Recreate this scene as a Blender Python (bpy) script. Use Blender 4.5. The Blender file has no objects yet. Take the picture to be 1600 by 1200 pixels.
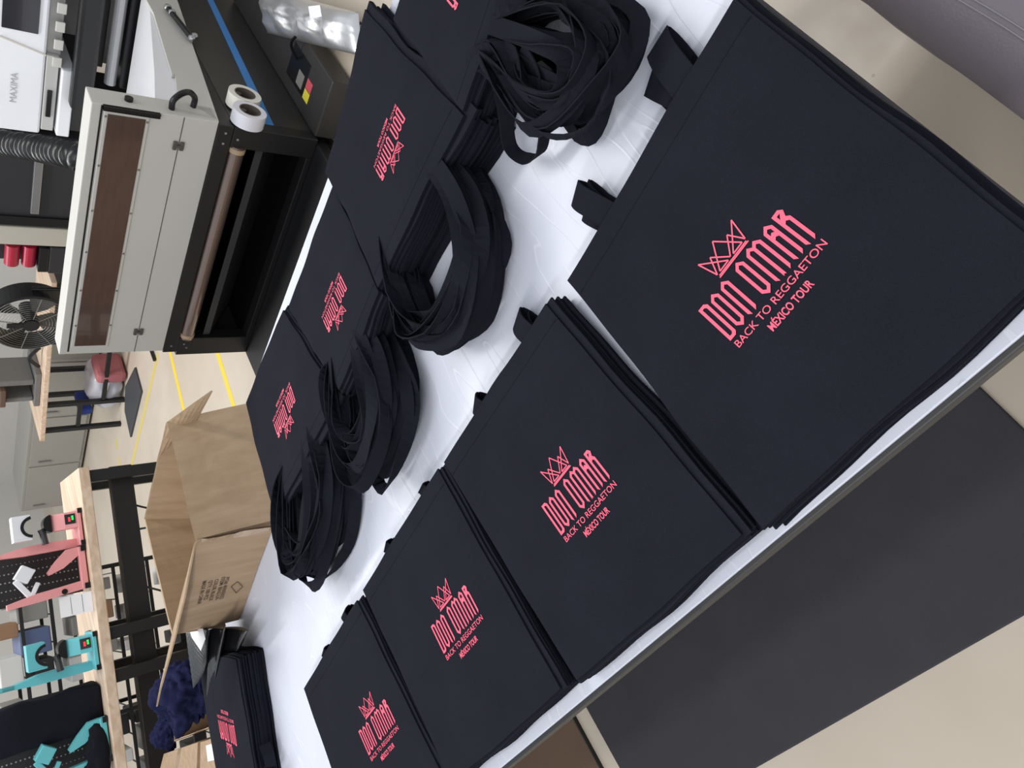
import bpy, bmesh, math, random
from mathutils import Vector, Matrix
from mathutils import noise as mnoise

random.seed(7)
SC = bpy.context.scene
COL = SC.collection

# ------------------------------------------------------------------ camera, world, lights
CAM_H = 1.55
ROWS = [(-0.47460015, -0.44826288, -0.75750583),
        (-0.74031083, 0.6688117, 0.06804987),
        (0.47612453, 0.59308625, -0.649272)]        # world -> camera (x right, y down, z forward)
FPX = 1170.0
cam_d = bpy.data.cameras.new('camera')
cam = bpy.data.objects.new('camera', cam_d)
COL.objects.link(cam)
cam_d.sensor_fit = 'HORIZONTAL'
cam_d.sensor_width = 36.0
cam_d.lens = FPX / 1600 * 36.0
cam_d.clip_start = 0.02
r0, r1, r2 = [Vector(r) for r in ROWS]
m = Matrix((r0, -r1, -r2)).transposed().to_4x4()
m.translation = Vector((0, 0, CAM_H))
cam.matrix_world = m
SC.camera = cam

world = bpy.data.worlds.new('world')
SC.world = world
world.use_nodes = True
world.node_tree.nodes['Background'].inputs[0].default_value = (0.86, 0.93, 1.0, 1)
world.node_tree.nodes['Background'].inputs[1].default_value = 0.6

SC.view_settings.view_transform = 'Standard'
SC.view_settings.look = 'None'
SC.view_settings.exposure = 0.05
SC.view_settings.gamma = 1.0
SC.view_settings.use_curve_mapping = False


def area(name, loc, sx, sy, power, rot=(0, 0, 0), col=(1.0, 0.985, 0.96)):
    l = bpy.data.lights.new(name, 'AREA')
    l.shape = 'RECTANGLE'
    l.size = sx
    l.size_y = sy
    l.energy = power
    l.color = col
    o = bpy.data.objects.new(name, l)
    o.location = loc
    o.rotation_euler = rot
    COL.objects.link(o)
    return o


area('ceiling_light_row_machines', (2.9, 2.3, 3.5), 0.25, 5.0, 96, (0, math.radians(20), 0))
area('ceiling_light_row_table', (0.2, 1.2, 3.7), 0.25, 3.6, 20)
area('ceiling_light_row_benches', (3.2, 5.6, 3.5), 0.3, 4.0, 80)
area('ceiling_light_row_door', (-2.3, 0.5, 3.5), 0.25, 5.0, 92, (0, math.radians(-22), 0))


# ------------------------------------------------------------------ pixel rays of the reference frame
def ray(px, py):
    d = Vector(((px - 800) / FPX, (py - 600) / FPX, 1.0))
    return r0 * d.x + r1 * d.y + r2 * d.z


def onz(px, py, z):
    d = ray(px, py)
    t = (z - CAM_H) / d.z
    return Vector((d.x * t, d.y * t, z))


def onx(px, py, X):
    d = ray(px, py)
    t = X / d.x
    return Vector((X, d.y * t, CAM_H + d.z * t))


def ony(px, py, Y):
    d = ray(px, py)
    t = Y / d.y
    return Vector((d.x * t, Y, CAM_H + d.z * t))


# ------------------------------------------------------------------ materials
def lin(c):
    return tuple(((v / 255) / 12.92 if v / 255 <= 0.04045 else ((v / 255 + 0.055) / 1.055) ** 2.4) for v in c)


MATS = {}


def mat(name, rgb, rough=0.5, metal=0.0, noise=0.0, nscale=20.0, bump=0.0, bscale=200.0, coat=0.0, spec=0.5,
        sheen=0.0, alpha=None, emis=None, stretch=None, trans=0.0):
    if name in MATS:
        return MATS[name]
    M = bpy.data.materials.new(name)
    M.use_nodes = True
    nt = M.node_tree
    b = nt.nodes['Principled BSDF']
    c = lin(rgb)
    b.inputs['Base Color'].default_value = (*c, 1)
    b.inputs['Roughness'].default_value = rough
    b.inputs['Metallic'].default_value = metal
    b.inputs['Coat Weight'].default_value = coat
    b.inputs['Specular IOR Level'].default_value = spec
    b.inputs['Sheen Weight'].default_value = sheen
    b.inputs['Transmission Weight'].default_value = trans
    if alpha is not None:
        b.inputs['Alpha'].default_value = alpha
    if emis:
        b.inputs['Emission Color'].default_value = (*lin(emis), 1)
        b.inputs['Emission Strength'].default_value = 1.5
    tc = nt.nodes.new('ShaderNodeTexCoord')
    mp = nt.nodes.new('ShaderNodeMapping')
    nt.links.new(tc.outputs['Object'], mp.inputs[0])
    if stretch:
        mp.inputs['Scale'].default_value = stretch
    if noise:
        n = nt.nodes.new('ShaderNodeTexNoise')
        n.inputs['Scale'].default_value = nscale
        n.inputs['Detail'].default_value = 6
        nt.links.new(mp.outputs[0], n.inputs[0])
        r = nt.nodes.new('ShaderNodeMixRGB')
        r.inputs[1].default_value = (*[max(0, v * (1 - noise)) for v in c], 1)
        r.inputs[2].default_value = (*[min(1, v * (1 + noise)) for v in c], 1)
        nt.links.new(n.outputs[0], r.inputs[0])
        nt.links.new(r.outputs[0], b.inputs['Base Color'])
    if bump:
        n2 = nt.nodes.new('ShaderNodeTexNoise')
        n2.inputs['Scale'].default_value = bscale
        n2.inputs['Detail'].default_value = 4
        nt.links.new(mp.outputs[0], n2.inputs[0])
        bp = nt.nodes.new('ShaderNodeBump')
        bp.inputs['Strength'].default_value = bump
        bp.inputs['Distance'].default_value = 0.002
        nt.links.new(n2.outputs[0], bp.inputs['Height'])
        nt.links.new(bp.outputs[0], b.inputs['Normal'])
    MATS[name] = M
    return M


def floor_material():
    M = bpy.data.materials.new('epoxy_floor')
    M.use_nodes = True
    nt = M.node_tree
    b = nt.nodes['Principled BSDF']
    b.inputs['Roughness'].default_value = 0.32
    tc = nt.nodes.new('ShaderNodeTexCoord')
    n = nt.nodes.new('ShaderNodeTexNoise')
    n.inputs['Scale'].default_value = 1.3
    n.inputs['Detail'].default_value = 8
    nt.links.new(tc.outputs['Object'], n.inputs[0])
    r = nt.nodes.new('ShaderNodeValToRGB')
    r.color_ramp.elements[0].position = 0.3
    r.color_ramp.elements[0].color = (*lin((192, 179, 162)), 1)
    r.color_ramp.elements[1].position = 0.75
    r.color_ramp.elements[1].color = (*lin((211, 199, 184)), 1)
    nt.links.new(n.outputs[0], r.inputs[0])
    # small dark specks and scuffs of the floor itself
    v = nt.nodes.new('ShaderNodeTexVoronoi')
    v.inputs['Scale'].default_value = 7
    nt.links.new(tc.outputs['Object'], v.inputs[0])
    c = nt.nodes.new('ShaderNodeMath')
    c.operation = 'LESS_THAN'
    c.inputs[1].default_value = 0.035
    nt.links.new(v.outputs['Distance'], c.inputs[0])
    mx = nt.nodes.new('ShaderNodeMixRGB')
    mx.inputs[2].default_value = (*lin((150, 138, 122)), 1)
    ml = nt.nodes.new('ShaderNodeMath')
    ml.operation = 'MULTIPLY'
    ml.inputs[1].default_value = 0.6
    nt.links.new(c.outputs[0], ml.inputs[0])
    nt.links.new(ml.outputs[0], mx.inputs[0])
    nt.links.new(r.outputs[0], mx.inputs[1])
    nt.links.new(mx.outputs[0], b.inputs['Base Color'])
    n3 = nt.nodes.new('ShaderNodeTexNoise')
    n3.inputs['Scale'].default_value = 14
    n3.inputs['Detail'].default_value = 8
    nt.links.new(tc.outputs['Object'], n3.inputs[0])
    rr = nt.nodes.new('ShaderNodeMapRange')
    rr.inputs[3].default_value = 0.22
    rr.inputs[4].default_value = 0.5
    nt.links.new(n3.outputs[0], rr.inputs[0])
    nt.links.new(rr.outputs[0], b.inputs['Roughness'])
    return M


def film_material():
    """white plastic sheet stretched on the table, with faint creases and scratches"""
    M = bpy.data.materials.new('white_table_film')
    M.use_nodes = True
    nt = M.node_tree
    b = nt.nodes['Principled BSDF']
    b.inputs['Roughness'].default_value = 0.38
    tc = nt.nodes.new('ShaderNodeTexCoord')
    n = nt.nodes.new('ShaderNodeTexNoise')
    n.inputs['Scale'].default_value = 3.0
    n.inputs['Detail'].default_value = 5
    nt.links.new(tc.outputs['Object'], n.inputs[0])
    r = nt.nodes.new('ShaderNodeValToRGB')
    r.color_ramp.elements[0].position = 0.3
    r.color_ramp.elements[0].color = (*lin((202, 205, 219)), 1)
    r.color_ramp.elements[1].position = 0.7
    r.color_ramp.elements[1].color = (*lin((213, 216, 229)), 1)
    nt.links.new(n.outputs[0], r.inputs[0])
    col = r.outputs[0]
    hs = []
    for i, (rot, sc, dist, th) in enumerate(((0.5, (1.2, 5, 1), 1.5, 0.012), (2.3, (1.0, 6, 1), 1.0, 0.01), (1.2, (1.5, 8, 1), 2.5, 0.012))):
        mp = nt.nodes.new('ShaderNodeMapping')
        mp.inputs['Rotation'].default_value = (0, 0, rot)
        mp.inputs['Scale'].default_value = sc
        nt.links.new(tc.outputs['Object'], mp.inputs[0])
        w = nt.nodes.new('ShaderNodeTexNoise')
        w.inputs['Scale'].default_value = 1.6
        w.inputs['Detail'].default_value = 1.5
        w.inputs['Distortion'].default_value = dist * 0.1
        nt.links.new(mp.outputs[0], w.inputs[0])
        s = nt.nodes.new('ShaderNodeMath')
        s.operation = 'SUBTRACT'
        s.inputs[1].default_value = 0.5
        nt.links.new(w.outputs[0], s.inputs[0])
        a = nt.nodes.new('ShaderNodeMath')
        a.operation = 'ABSOLUTE'
        nt.links.new(s.outputs[0], a.inputs[0])
        mr = nt.nodes.new('ShaderNodeMapRange')
        mr.inputs[1].default_value = 0.0
        mr.inputs[2].default_value = th * 0.5
        mr.inputs[3].default_value = 1.0
        mr.inputs[4].default_value = 0.0
        nt.links.new(a.outputs[0], mr.inputs[0])
        hs.append(mr.outputs[0])
    ad = nt.nodes.new('ShaderNodeMath')
    ad.operation = 'MAXIMUM'
    nt.links.new(hs[0], ad.inputs[0])
    nt.links.new(hs[1], ad.inputs[1])
    ad2 = nt.nodes.new('ShaderNodeMath')
    ad2.operation = 'MAXIMUM'
    nt.links.new(ad.outputs[0], ad2.inputs[0])
    nt.links.new(hs[2], ad2.inputs[1])
    fac = nt.nodes.new('ShaderNodeMath')
    fac.operation = 'MULTIPLY'
    fac.inputs[1].default_value = 0.25
    nt.links.new(ad2.outputs[0], fac.inputs[0])
    mx = nt.nodes.new('ShaderNodeMixRGB')
    mx.inputs[2].default_value = (*lin((245, 246, 252)), 1)
    nt.links.new(fac.outputs[0], mx.inputs[0])
    nt.links.new(col, mx.inputs[1])
    nt.links.new(mx.outputs[0], b.inputs['Base Color'])
    bp = nt.nodes.new('ShaderNodeBump')
    bp.inputs['Strength'].default_value = 0.25
    bp.inputs['Distance'].default_value = 0.002
    sm = nt.nodes.new('ShaderNodeMath')
    sm.operation = 'ADD'
    nt.links.new(ad2.outputs[0], sm.inputs[0])
    nt.links.new(n.outputs[0], sm.inputs[1])
    nt.links.new(sm.outputs[0], bp.inputs['Height'])
    nt.links.new(bp.outputs[0], b.inputs['Normal'])
    return M


def wood_material(name, a, c, scale=(1, 14, 14)):
    M = bpy.data.materials.new(name)
    M.use_nodes = True
    nt = M.node_tree
    b = nt.nodes['Principled BSDF']
    b.inputs['Roughness'].default_value = 0.55
    tc = nt.nodes.new('ShaderNodeTexCoord')
    mp = nt.nodes.new('ShaderNodeMapping')
    mp.inputs['Scale'].default_value = scale
    nt.links.new(tc.outputs['Object'], mp.inputs[0])
    n = nt.nodes.new('ShaderNodeTexNoise')
    n.inputs['Scale'].default_value = 2.2
    n.inputs['Detail'].default_value = 7
    n.inputs['Distortion'].default_value = 0.6
    nt.links.new(mp.outputs[0], n.inputs[0])
    r = nt.nodes.new('ShaderNodeValToRGB')
    r.color_ramp.elements[0].position = 0.35
    r.color_ramp.elements[0].color = (*lin(a), 1)
    r.color_ramp.elements[1].position = 0.65
    r.color_ramp.elements[1].color = (*lin(c), 1)
    nt.links.new(n.outputs[0], r.inputs[0])
    nt.links.new(r.outputs[0], b.inputs['Base Color'])
    return M


def fabric_material(name, rgb, var=0.25, weave=900.0, bump=0.35):
    M = bpy.data.materials.new(name)
    M.use_nodes = True
    nt = M.node_tree
    b = nt.nodes['Principled BSDF']
    b.inputs['Roughness'].default_value = 0.9
    b.inputs['Specular IOR Level'].default_value = 0.07
    b.inputs['Sheen Weight'].default_value = 0.0
    b.inputs['Sheen Roughness'].default_value = 0.5
    c = lin(rgb)
    tc = nt.nodes.new('ShaderNodeTexCoord')
    n = nt.nodes.new('ShaderNodeTexNoise')
    n.inputs['Scale'].default_value = 9.0
    n.inputs['Detail'].default_value = 5
    nt.links.new(tc.outputs['Object'], n.inputs[0])
    n4 = nt.nodes.new('ShaderNodeTexNoise')
    n4.inputs['Scale'].default_value = weave
    n4.inputs['Detail'].default_value = 2
    nt.links.new(tc.outputs['Object'], n4.inputs[0])
    ad = nt.nodes.new('ShaderNodeMath')
    ad.operation = 'MULTIPLY_ADD'
    ad.inputs[1].default_value = 0.6
    nt.links.new(n4.outputs[0], ad.inputs[0])
    ml = nt.nodes.new('ShaderNodeMath')
    ml.operation = 'MULTIPLY'
    ml.inputs[1].default_value = 0.4
    nt.links.new(n.outputs[0], ml.inputs[0])
    nt.links.new(ml.outputs[0], ad.inputs[2])
    r = nt.nodes.new('ShaderNodeValToRGB')
    r.color_ramp.elements[0].position = 0.3
    r.color_ramp.elements[0].color = (*[v * (1 - var) for v in c], 1)
    r.color_ramp.elements[1].position = 0.7
    r.color_ramp.elements[1].color = (*[v * (1 + var) for v in c], 1)
    nt.links.new(ad.outputs[0], r.inputs[0])
    nt.links.new(r.outputs[0], b.inputs['Base Color'])
    bp = nt.nodes.new('ShaderNodeBump')
    bp.inputs['Strength'].default_value = bump
    bp.inputs['Distance'].default_value = 0.0006
    nt.links.new(n4.outputs[0], bp.inputs['Height'])
    nt.links.new(bp.outputs[0], b.inputs['Normal'])
    return M


def cardboard_material():
    M = bpy.data.materials.new('cardboard')
    M.use_nodes = True
    nt = M.node_tree
    b = nt.nodes['Principled BSDF']
    b.inputs['Roughness'].default_value = 0.7
    b.inputs['Specular IOR Level'].default_value = 0.3
    tc = nt.nodes.new('ShaderNodeTexCoord')
    mp = nt.nodes.new('ShaderNodeMapping')
    mp.inputs['Scale'].default_value = (16, 16, 1.6)
    nt.links.new(tc.outputs['Object'], mp.inputs[0])
    n = nt.nodes.new('ShaderNodeTexNoise')
    n.inputs['Scale'].default_value = 2.5
    n.inputs['Detail'].default_value = 6
    nt.links.new(mp.outputs[0], n.inputs[0])
    r = nt.nodes.new('ShaderNodeValToRGB')
    r.color_ramp.elements[0].position = 0.3
    r.color_ramp.elements[0].color = (*lin((156, 131, 104)), 1)
    r.color_ramp.elements[1].position = 0.7
    r.color_ramp.elements[1].color = (*lin((173, 148, 121)), 1)
    nt.links.new(n.outputs[0], r.inputs[0])
    nt.links.new(r.outputs[0], b.inputs['Base Color'])
    bp = nt.nodes.new('ShaderNodeBump')
    bp.inputs['Strength'].default_value = 0.35
    bp.inputs['Distance'].default_value = 0.004
    nt.links.new(n.outputs[0], bp.inputs['Height'])
    nt.links.new(bp.outputs[0], b.inputs['Normal'])
    return M


M_floor = floor_material()
M_film = film_material()
M_wood = wood_material('light_pine', (196, 168, 142), (222, 200, 178))
M_fab = fabric_material('black_cotton', (29, 30, 38))
M_strap = fabric_material('black_cotton_strap', (28, 29, 36), 0.2)
M_card = cardboard_material()
M_pink = mat('pink_print_ink', (243, 92, 120), 0.6, noise=0.08, nscale=900)
M_black = mat('black_powder_coat', (22, 22, 24), 0.45, noise=0.15, nscale=60)
M_blackgloss = mat('black_plastic', (16, 16, 18), 0.3)
M_dgray = mat('dark_grey_plastic', (52, 52, 54), 0.5)
M_lgray = mat('light_grey_enamel', (196, 194, 189), 0.42, noise=0.03, nscale=4)
M_white = mat('white_enamel', (226, 227, 231), 0.4, noise=0.02, nscale=4)
M_steel = mat('brushed_steel', (170, 170, 172), 0.3, metal=0.9)
M_tag = mat('paper_white', (228, 228, 230), 0.7)


# ------------------------------------------------------------------ object helpers
def link(name, me, material=None, parent=None, smooth=False):
    o = bpy.data.objects.new(name, me)
    COL.objects.link(o)
    if material:
        for mm in (material if isinstance(material, (list, tuple)) else [material]):
            me.materials.append(mm)
    if parent:
        o.parent = parent
    if smooth:
        for p in me.polygons:
            p.use_smooth = True
    return o


def obj(name, bm, material, parent=None, smooth=False, origin=None):
    """bmesh in world coordinates -> one mesh object whose origin is `origin` (or its parent's)"""
    if origin is None:
        origin = parent_loc(parent) if parent else base_of(bm)
    bmesh.ops.recalc_face_normals(bm, faces=bm.faces)
    org = Vector(origin)
    for v in bm.verts:
        v.co -= org
    me = bpy.data.meshes.new(name)
    bm.to_mesh(me)
    bm.free()
    o = link(name, me, material, parent, smooth)
    if parent is None:
        o.location = org
    elif parent.type == 'MESH' or parent.type == 'EMPTY':
        o.location = org - parent_loc(parent)
    return o


def parent_loc(p):
    l = Vector((0, 0, 0))
    while p:
        l += p.location
        p = p.parent
    return l


def base_of(bm):
    xs = [v.co.x for v in bm.verts]
    ys = [v.co.y for v in bm.verts]
    zs = [v.co.z for v in bm.verts]
    return ((min(xs) + max(xs)) / 2, (min(ys) + max(ys)) / 2, min(zs))


def thing(name, label, cat, loc, group=None):
    o = bpy.data.objects.new(name, None)
    COL.objects.link(o)
    o.empty_display_size = 0.05
    o.location = loc
    return tag(o, label, cat, group)


def tag(o, label, cat, group=None, kind=None):
    o['label'] = label
    o['category'] = cat
    if group:
        o['group'] = group
    if kind:
        o['kind'] = kind
    return o


def struct(o):
    o['kind'] = 'structure'
    return o


def BM():
    return bmesh.new()


def add_box(bm, lo, hi, bevel=0.0, mtx=None, mi=0):
    g = bmesh.ops.create_cube(bm, size=1.0)
    vs = g['verts']
    lo, hi = Vector(lo), Vector(hi)
    c, s = (lo + hi) / 2, hi - lo
    for v in vs:
        v.co = Vector((v.co.x * s.x, v.co.y * s.y, v.co.z * s.z)) + c
    fs = set(f for v in vs for f in v.link_faces)
    if mi:
        for f in fs:
            f.material_index = mi
    if bevel > 0:
        es = list(set(e for v in vs for e in v.link_edges))
        r = bmesh.ops.bevel(bm, geom=es, offset=min(bevel, min(abs(s.x), abs(s.y), abs(s.z)) * 0.45), segments=2,
                            affect='EDGES', profile=0.5)
        vs = list(set(r['verts']) | set(v for v in vs if v.is_valid))
        vs = list(set(v for f in r['faces'] for v in f.verts) | set(v for v in vs if v.is_valid))
        # include all verts of the island
        isl = set(vs)
        stack = list(vs)
        while stack:
            v = stack.pop()
            for e in v.link_edges:
                w = e.other_vert(v)
                if w not in isl:
                    isl.add(w)
                    stack.append(w)
        vs = list(isl)
    if mtx is not None:
        for v in vs:
            v.co = mtx @ v.co
    return vs


def add_hex(bm, bottom, top):
    """8-corner solid from two quads"""
    b = [bm.verts.new(p) for p in bottom]
    t = [bm.verts.new(p) for p in top]
    n = len(b)
    bm.faces.new(b[::-1])
    bm.faces.new(t)
    for i in range(n):
        bm.faces.new((b[i], b[(i + 1) % n], t[(i + 1) % n], t[i]))


def add_prism(bm, pts, off):
    off = Vector(off)
    add_hex(bm, [Vector(p) for p in pts], [Vector(p) + off for p in pts])


def add_tube(bm, pts, r, seg=10, caps=True, closed=False):
    pts = [Vector(p) for p in pts]
    n = len(pts)
    rings = []
    up = None
    for i, p in enumerate(pts):
        if closed:
            t = (pts[(i + 1) % n] - pts[i - 1]).normalized()
        else:
            t = (pts[min(i + 1, n - 1)] - pts[max(i - 1, 0)]).normalized()
        if up is None:
            up = Vector((0, 0, 1)) if abs(t.z) < 0.9 else Vector((1, 0, 0))
        s = t.cross(up)
        if s.length < 1e-6:
            s = t.orthogonal()
        s.normalize()
        up = s.cross(t).normalized()
        rr = r[i] if isinstance(r, (list, tuple)) else r
        rings.append([bm.verts.new(p + (s * math.cos(a) + up * math.sin(a)) * rr)
                      for a in [2 * math.pi * k / seg for k in range(seg)]])
    m_ = n if closed else n - 1
    for i in range(m_):
        A, B = rings[i], rings[(i + 1) % n]
        for k in range(seg):
            bm.faces.new((A[k], A[(k + 1) % seg], B[(k + 1) % seg], B[k]))
    if caps and not closed:
        bm.faces.new(rings[0][::-1])
        bm.faces.new(rings[-1])


def add_cyl(bm, a, b, r, seg=20):
    add_tube(bm, [a, b], r, seg)


def add_ring(bm, c, axis, R, rin, h, seg=32):
    """hollow cylinder (tape roll)"""
    axis = Vector(axis).normalized()
    u = axis.orthogonal().normalized()
    w = axis.cross(u)
    c = Vector(c)
    L = []
    for (rad, hh) in ((R, 0), (R, h), (rin, h), (rin, 0)):
        L.append([bm.verts.new(c + axis * hh + (u * math.cos(t) + w * math.sin(t)) * rad)
                  for t in [2 * math.pi * k / seg for k in range(seg)]])
    for i in range(4):
        A, B = L[i], L[(i + 1) % 4]
        for k in range(seg):
            bm.faces.new((A[k], A[(k + 1) % seg], B[(k + 1) % seg], B[k]))


def catmull(P, n=6, closed=False):
    P = [Vector(p) for p in P]
    out = []
    N = len(P)
    rng = range(N if closed else N - 1)
    for i in rng:
        if closed:
            p0, p1, p2, p3 = P[i - 1], P[i], P[(i + 1) % N], P[(i + 2) % N]
        else:
            p0 = P[max(i - 1, 0)]
            p1 = P[i]
            p2 = P[i + 1]
            p3 = P[min(i + 2, N - 1)]
        for k in range(n):
            t = k / n
            out.append(0.5 * ((2 * p1) + (p2 - p0) * t + (2 * p0 - 5 * p1 + 4 * p2 - p3) * t * t
                              + (3 * p1 - p0 - 3 * p2 + p3) * t ** 3))
    if not closed:
        out.append(P[-1])
    return out


def add_ribbon(bm, pts, width, tilts, th=0.0016, up=Vector((0, 0, 1)), zmin=None):
    """flat cloth strap following pts; tilt 0 = standing on its edge, pi/2 = lying flat"""
    n = len(pts)
    rings = []
    for i, p in enumerate(pts):
        t = (pts[min(i + 1, n - 1)] - pts[max(i - 1, 0)])
        if t.length < 1e-9:
            t = Vector((1, 0, 0))
        t.normalize()
        side = t.cross(up)
        if side.length < 1e-4:
            side = t.orthogonal()
        side.normalize()
        upp = side.cross(t).normalized()
        f = i / (n - 1) * (len(tilts) - 1)
        a0 = tilts[int(f)]
        a1 = tilts[min(int(f) + 1, len(tilts) - 1)]
        a = a0 + (a1 - a0) * (f - int(f))
        w = upp * math.cos(a) + side * math.sin(a)
        nn = w.cross(t).normalized()
        c = Vector(p)
        if zmin is not None:
            low = c.z - abs(w.z) * width / 2 - th
            if low < zmin:
                c.z += zmin - low
        rings.append([bm.verts.new(c + w * width / 2 * sx + nn * th * sy)
                      for sx, sy in ((-1, -1), (1, -1), (1, 1), (-1, 1))])
    for i in range(n - 1):
        A, B = rings[i], rings[i + 1]
        for k in range(4):
            bm.faces.new((A[k], A[(k + 1) % 4], B[(k + 1) % 4], B[k]))
    bm.faces.new(rings[0][::-1])
    bm.faces.new(rings[-1])


# ------------------------------------------------------------------ the printed lettering (design units: stroke block 14.15 wide)
def glyph_polys():
    P = []

    def sh(x, pts):
        P.append([(x + a, b) for a, b in pts])

    # D
    sh(0, [(0, 0), (0, 5.5), (.95, 5.5), (1.33, 5.1), (1.33, .35), (.98, 0)])
    sh(0, [(.4, .42), (.4, 5.1), (.72, 5.1), (.94, 4.85), (.94, .62), (.74, .42)])

    def O(x):
        sh(x, [(0, .66), (0, 4.85), (.67, 5.5), (1.35, 4.85), (1.35, .66), (.67, 0)])
        sh(x, [(.38, .85), (.38, 4.68), (.67, 4.97), (.97, 4.68), (.97, .85), (.67, .55)])

    O(1.75)
    # N
    sh(3.57, [(0, .42), (0, 4.85), (.67, 5.5), (1.35, 4.85), (1.35, .42), (.95, 0), (.97, 4.68), (.67, 4.97), (.38, 4.68), (.4, 0)])
    O(6.22)
    # M
    sh(8.13, [(0, .4), (0, 4.85), (.64, 5.5), (1.15, 5.03), (1.65, 5.5), (2.33, 4.85), (2.33, .4), (1.95, 0),
              (1.95, 4.65), (1.66, 4.95), (1.36, 4.65), (1.36, 0), (1.17, .2), (.98, 0), (.98, 4.65), (.67, 4.95), (.38, 4.65), (.38, 0)])
    # A
    sh(10.98, [(0, .4), (0, 4.85), (.67, 5.5), (1.35, 4.85), (1.35, .4), (.97, 0), (.97, 3.4), (.67, 3.62), (.38, 3.4), (.38, 0)])
    sh(10.98, [(.38, 4.1), (.38, 4.68), (.67, 4.95), (.97, 4.68), (.97, 4.1), (.67, 4.32)])
    # R
    sh(12.8, [(0, .4), (0, 5.4), (.95, 5.45), (1.35, 4.95), (1.02, 4.25), (1.35, 3.85), (1.35, .4), (.97, 0), (.97, 3.6), (.67, 3.88), (.38, 3.62), (.38, 0)])
    sh(12.8, [(.4, 4.42), (.4, 4.98), (.86, 4.98)])
    return P


CROWN = [((4.0, 9.2), (4.6, 6.4)), ((4.0, 9.2), (6.62, 6.42)), ((6.62, 6.42), (5.1, 6.42)), ((5.1, 6.42), (7.07, 9.5)),
         ((4.6, 6.4), (5.52, 8.5)), ((5.52, 8.5), (7.07, 6.5)),
         ((10.14, 9.2), (9.54, 6.4)), ((10.14, 9.2), (7.52, 6.42)), ((7.52, 6.42), (9.04, 6.42)), ((9.04, 6.42), (7.07, 9.5)),
         ((9.54, 6.4), (8.62, 8.5)), ((8.62, 8.5), (7.07, 6.5)),
         ((4.55, 5.93), (9.59, 5.93)), ((4.7, 6.13), (9.44, 6.13))]


def curve_to_verts(cu):
    o = bpy.data.objects.new('tmp', cu)
    COL.objects.link(o)
    dg = bpy.context.evaluated_depsgraph_get()
    me = bpy.data.meshes.new_from_object(o.evaluated_get(dg))
    bpy.data.objects.remove(o)
    V = [tuple(v.co) for v in me.vertices]
    Fs = [tuple(p.vertices) for p in me.polygons]
    bpy.data.meshes.remove(me)
    return V, Fs


def text_geo(txt, offset=0.0, res=3):
    cu = bpy.data.curves.new('t', 'FONT')
    cu.body = txt
    cu.fill_mode = 'BOTH'
    cu.resolution_u = res
    cu.offset = offset
    V, Fs = curve_to_verts(cu)
    bpy.data.curves.remove(cu)
    return V, Fs


def fit(V, x0, x1, y0, y1, capy=None):
    mx, Mx = min(v[0] for v in V), max(v[0] for v in V)
    my, My = (capy if capy else (min(v[1] for v in V), max(v[1] for v in V)))
    return [(x0 + (v[0] - mx) / (Mx - mx) * (x1 - x0), y0 + (v[1] - my) / (My - my) * (y1 - y0)) for v in V]


def build_print_design():
    V, Fs = [], []
    cu = bpy.data.curves.new('g', 'CURVE')
    cu.dimensions = '2D'
    cu.fill_mode = 'BOTH'
    for poly in glyph_polys():
        s = cu.splines.new('POLY')
        s.points.add(len(poly) - 1)
        for i, (x, y) in enumerate(poly):
            s.points[i].co = (x, y, 0, 1)
        s.use_cyclic_u = True
    v, f = curve_to_verts(cu)
    bpy.data.curves.remove(cu)
    V += [(a[0], a[1]) for a in v]
    Fs += f
    for (a, b) in CROWN:
        a, b = Vector(a), Vector(b)
        d = (b - a).normalized()
        n = Vector((-d.y, d.x)) * 0.085
        k = len(V)
        V += [tuple(a + n), tuple(b + n), tuple(b - n), tuple(a - n)]
        Fs.append((k, k + 1, k + 2, k + 3))
    for txt, x0, x1, y0, y1, off, cap in (('BACK TO REGGAETON', 0.1, 14.15, -1.37, -0.45, 0.004, None),
                                          ('MÉXICO TOUR', 3.95, 10.35, -3.1, -2.13, 0.022, (0.0, 0.72))):
        v, f = text_geo(txt, off)
        k = len(V)
        V += fit(v, x0, x1, y0, y1, cap)
        Fs += [tuple(i + k for i in q) for q in f]
    return V, Fs


PRINT_V, PRINT_F = build_print_design()


# ------------------------------------------------------------------ setting: floor, walls
bm = BM()
add_box(bm, (-3.5, -3.5, -0.05), (7.0, 9.5, 0))
struct(obj('floor', bm, M_floor, origin=(0, 0, 0)))
M_wall = mat('painted_wall', (205, 203, 198), 0.8, noise=0.04, nscale=3)
bm = BM()
add_box(bm, (6.6, -3.5, 0), (6.8, 9.5, 3.9))
struct(obj('wall_back', bm, M_wall))
bm = BM()
add_box(bm, (-3.5, 9.3, 0), (6.6, 9.5, 3.9))
struct(obj('wall_left', bm, M_wall))
bm = BM()
add_box(bm, (6.585, -3.4, 0), (6.6, 9.28, 0.1))
struct(obj('baseboard_back', bm, M_dgray))

# ------------------------------------------------------------------ the work table
TZ = 0.80
TX0, TX1, TY0, TY1 = 0.127, 1.243, 0.087, 2.49
tb = thing('work_table', 'long work table with a white plastic-covered top and dark metal edge under the tote bags', 'table',
           (0.68, 1.32, 0))
bm = BM()
add_box(bm, (TX0 + .002, TY0 + .002, TZ - 0.006), (TX1 - .002, TY1 - .002, TZ), 0.0015)
obj('tabletop', bm, M_film, tb)
bm = BM()
for lo, hi in (((TX0 - .004, TY0 - .004, TZ - .032), (TX0 + .02, TY1, TZ - .0065)),
               ((TX1 - .02, TY0 - .004, TZ - .032), (TX1 + .004, TY1, TZ - .0065)),
               ((TX0 + .02, TY0 - .004, TZ - .032), (TX1 - .02, TY0 + .02, TZ - .0065)),
               ((TX0 + .02, TY1 - .02, TZ - .032), (TX1 - .02, TY1, TZ - .0065))):
    add_box(bm, lo, hi, 0.002)
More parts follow.
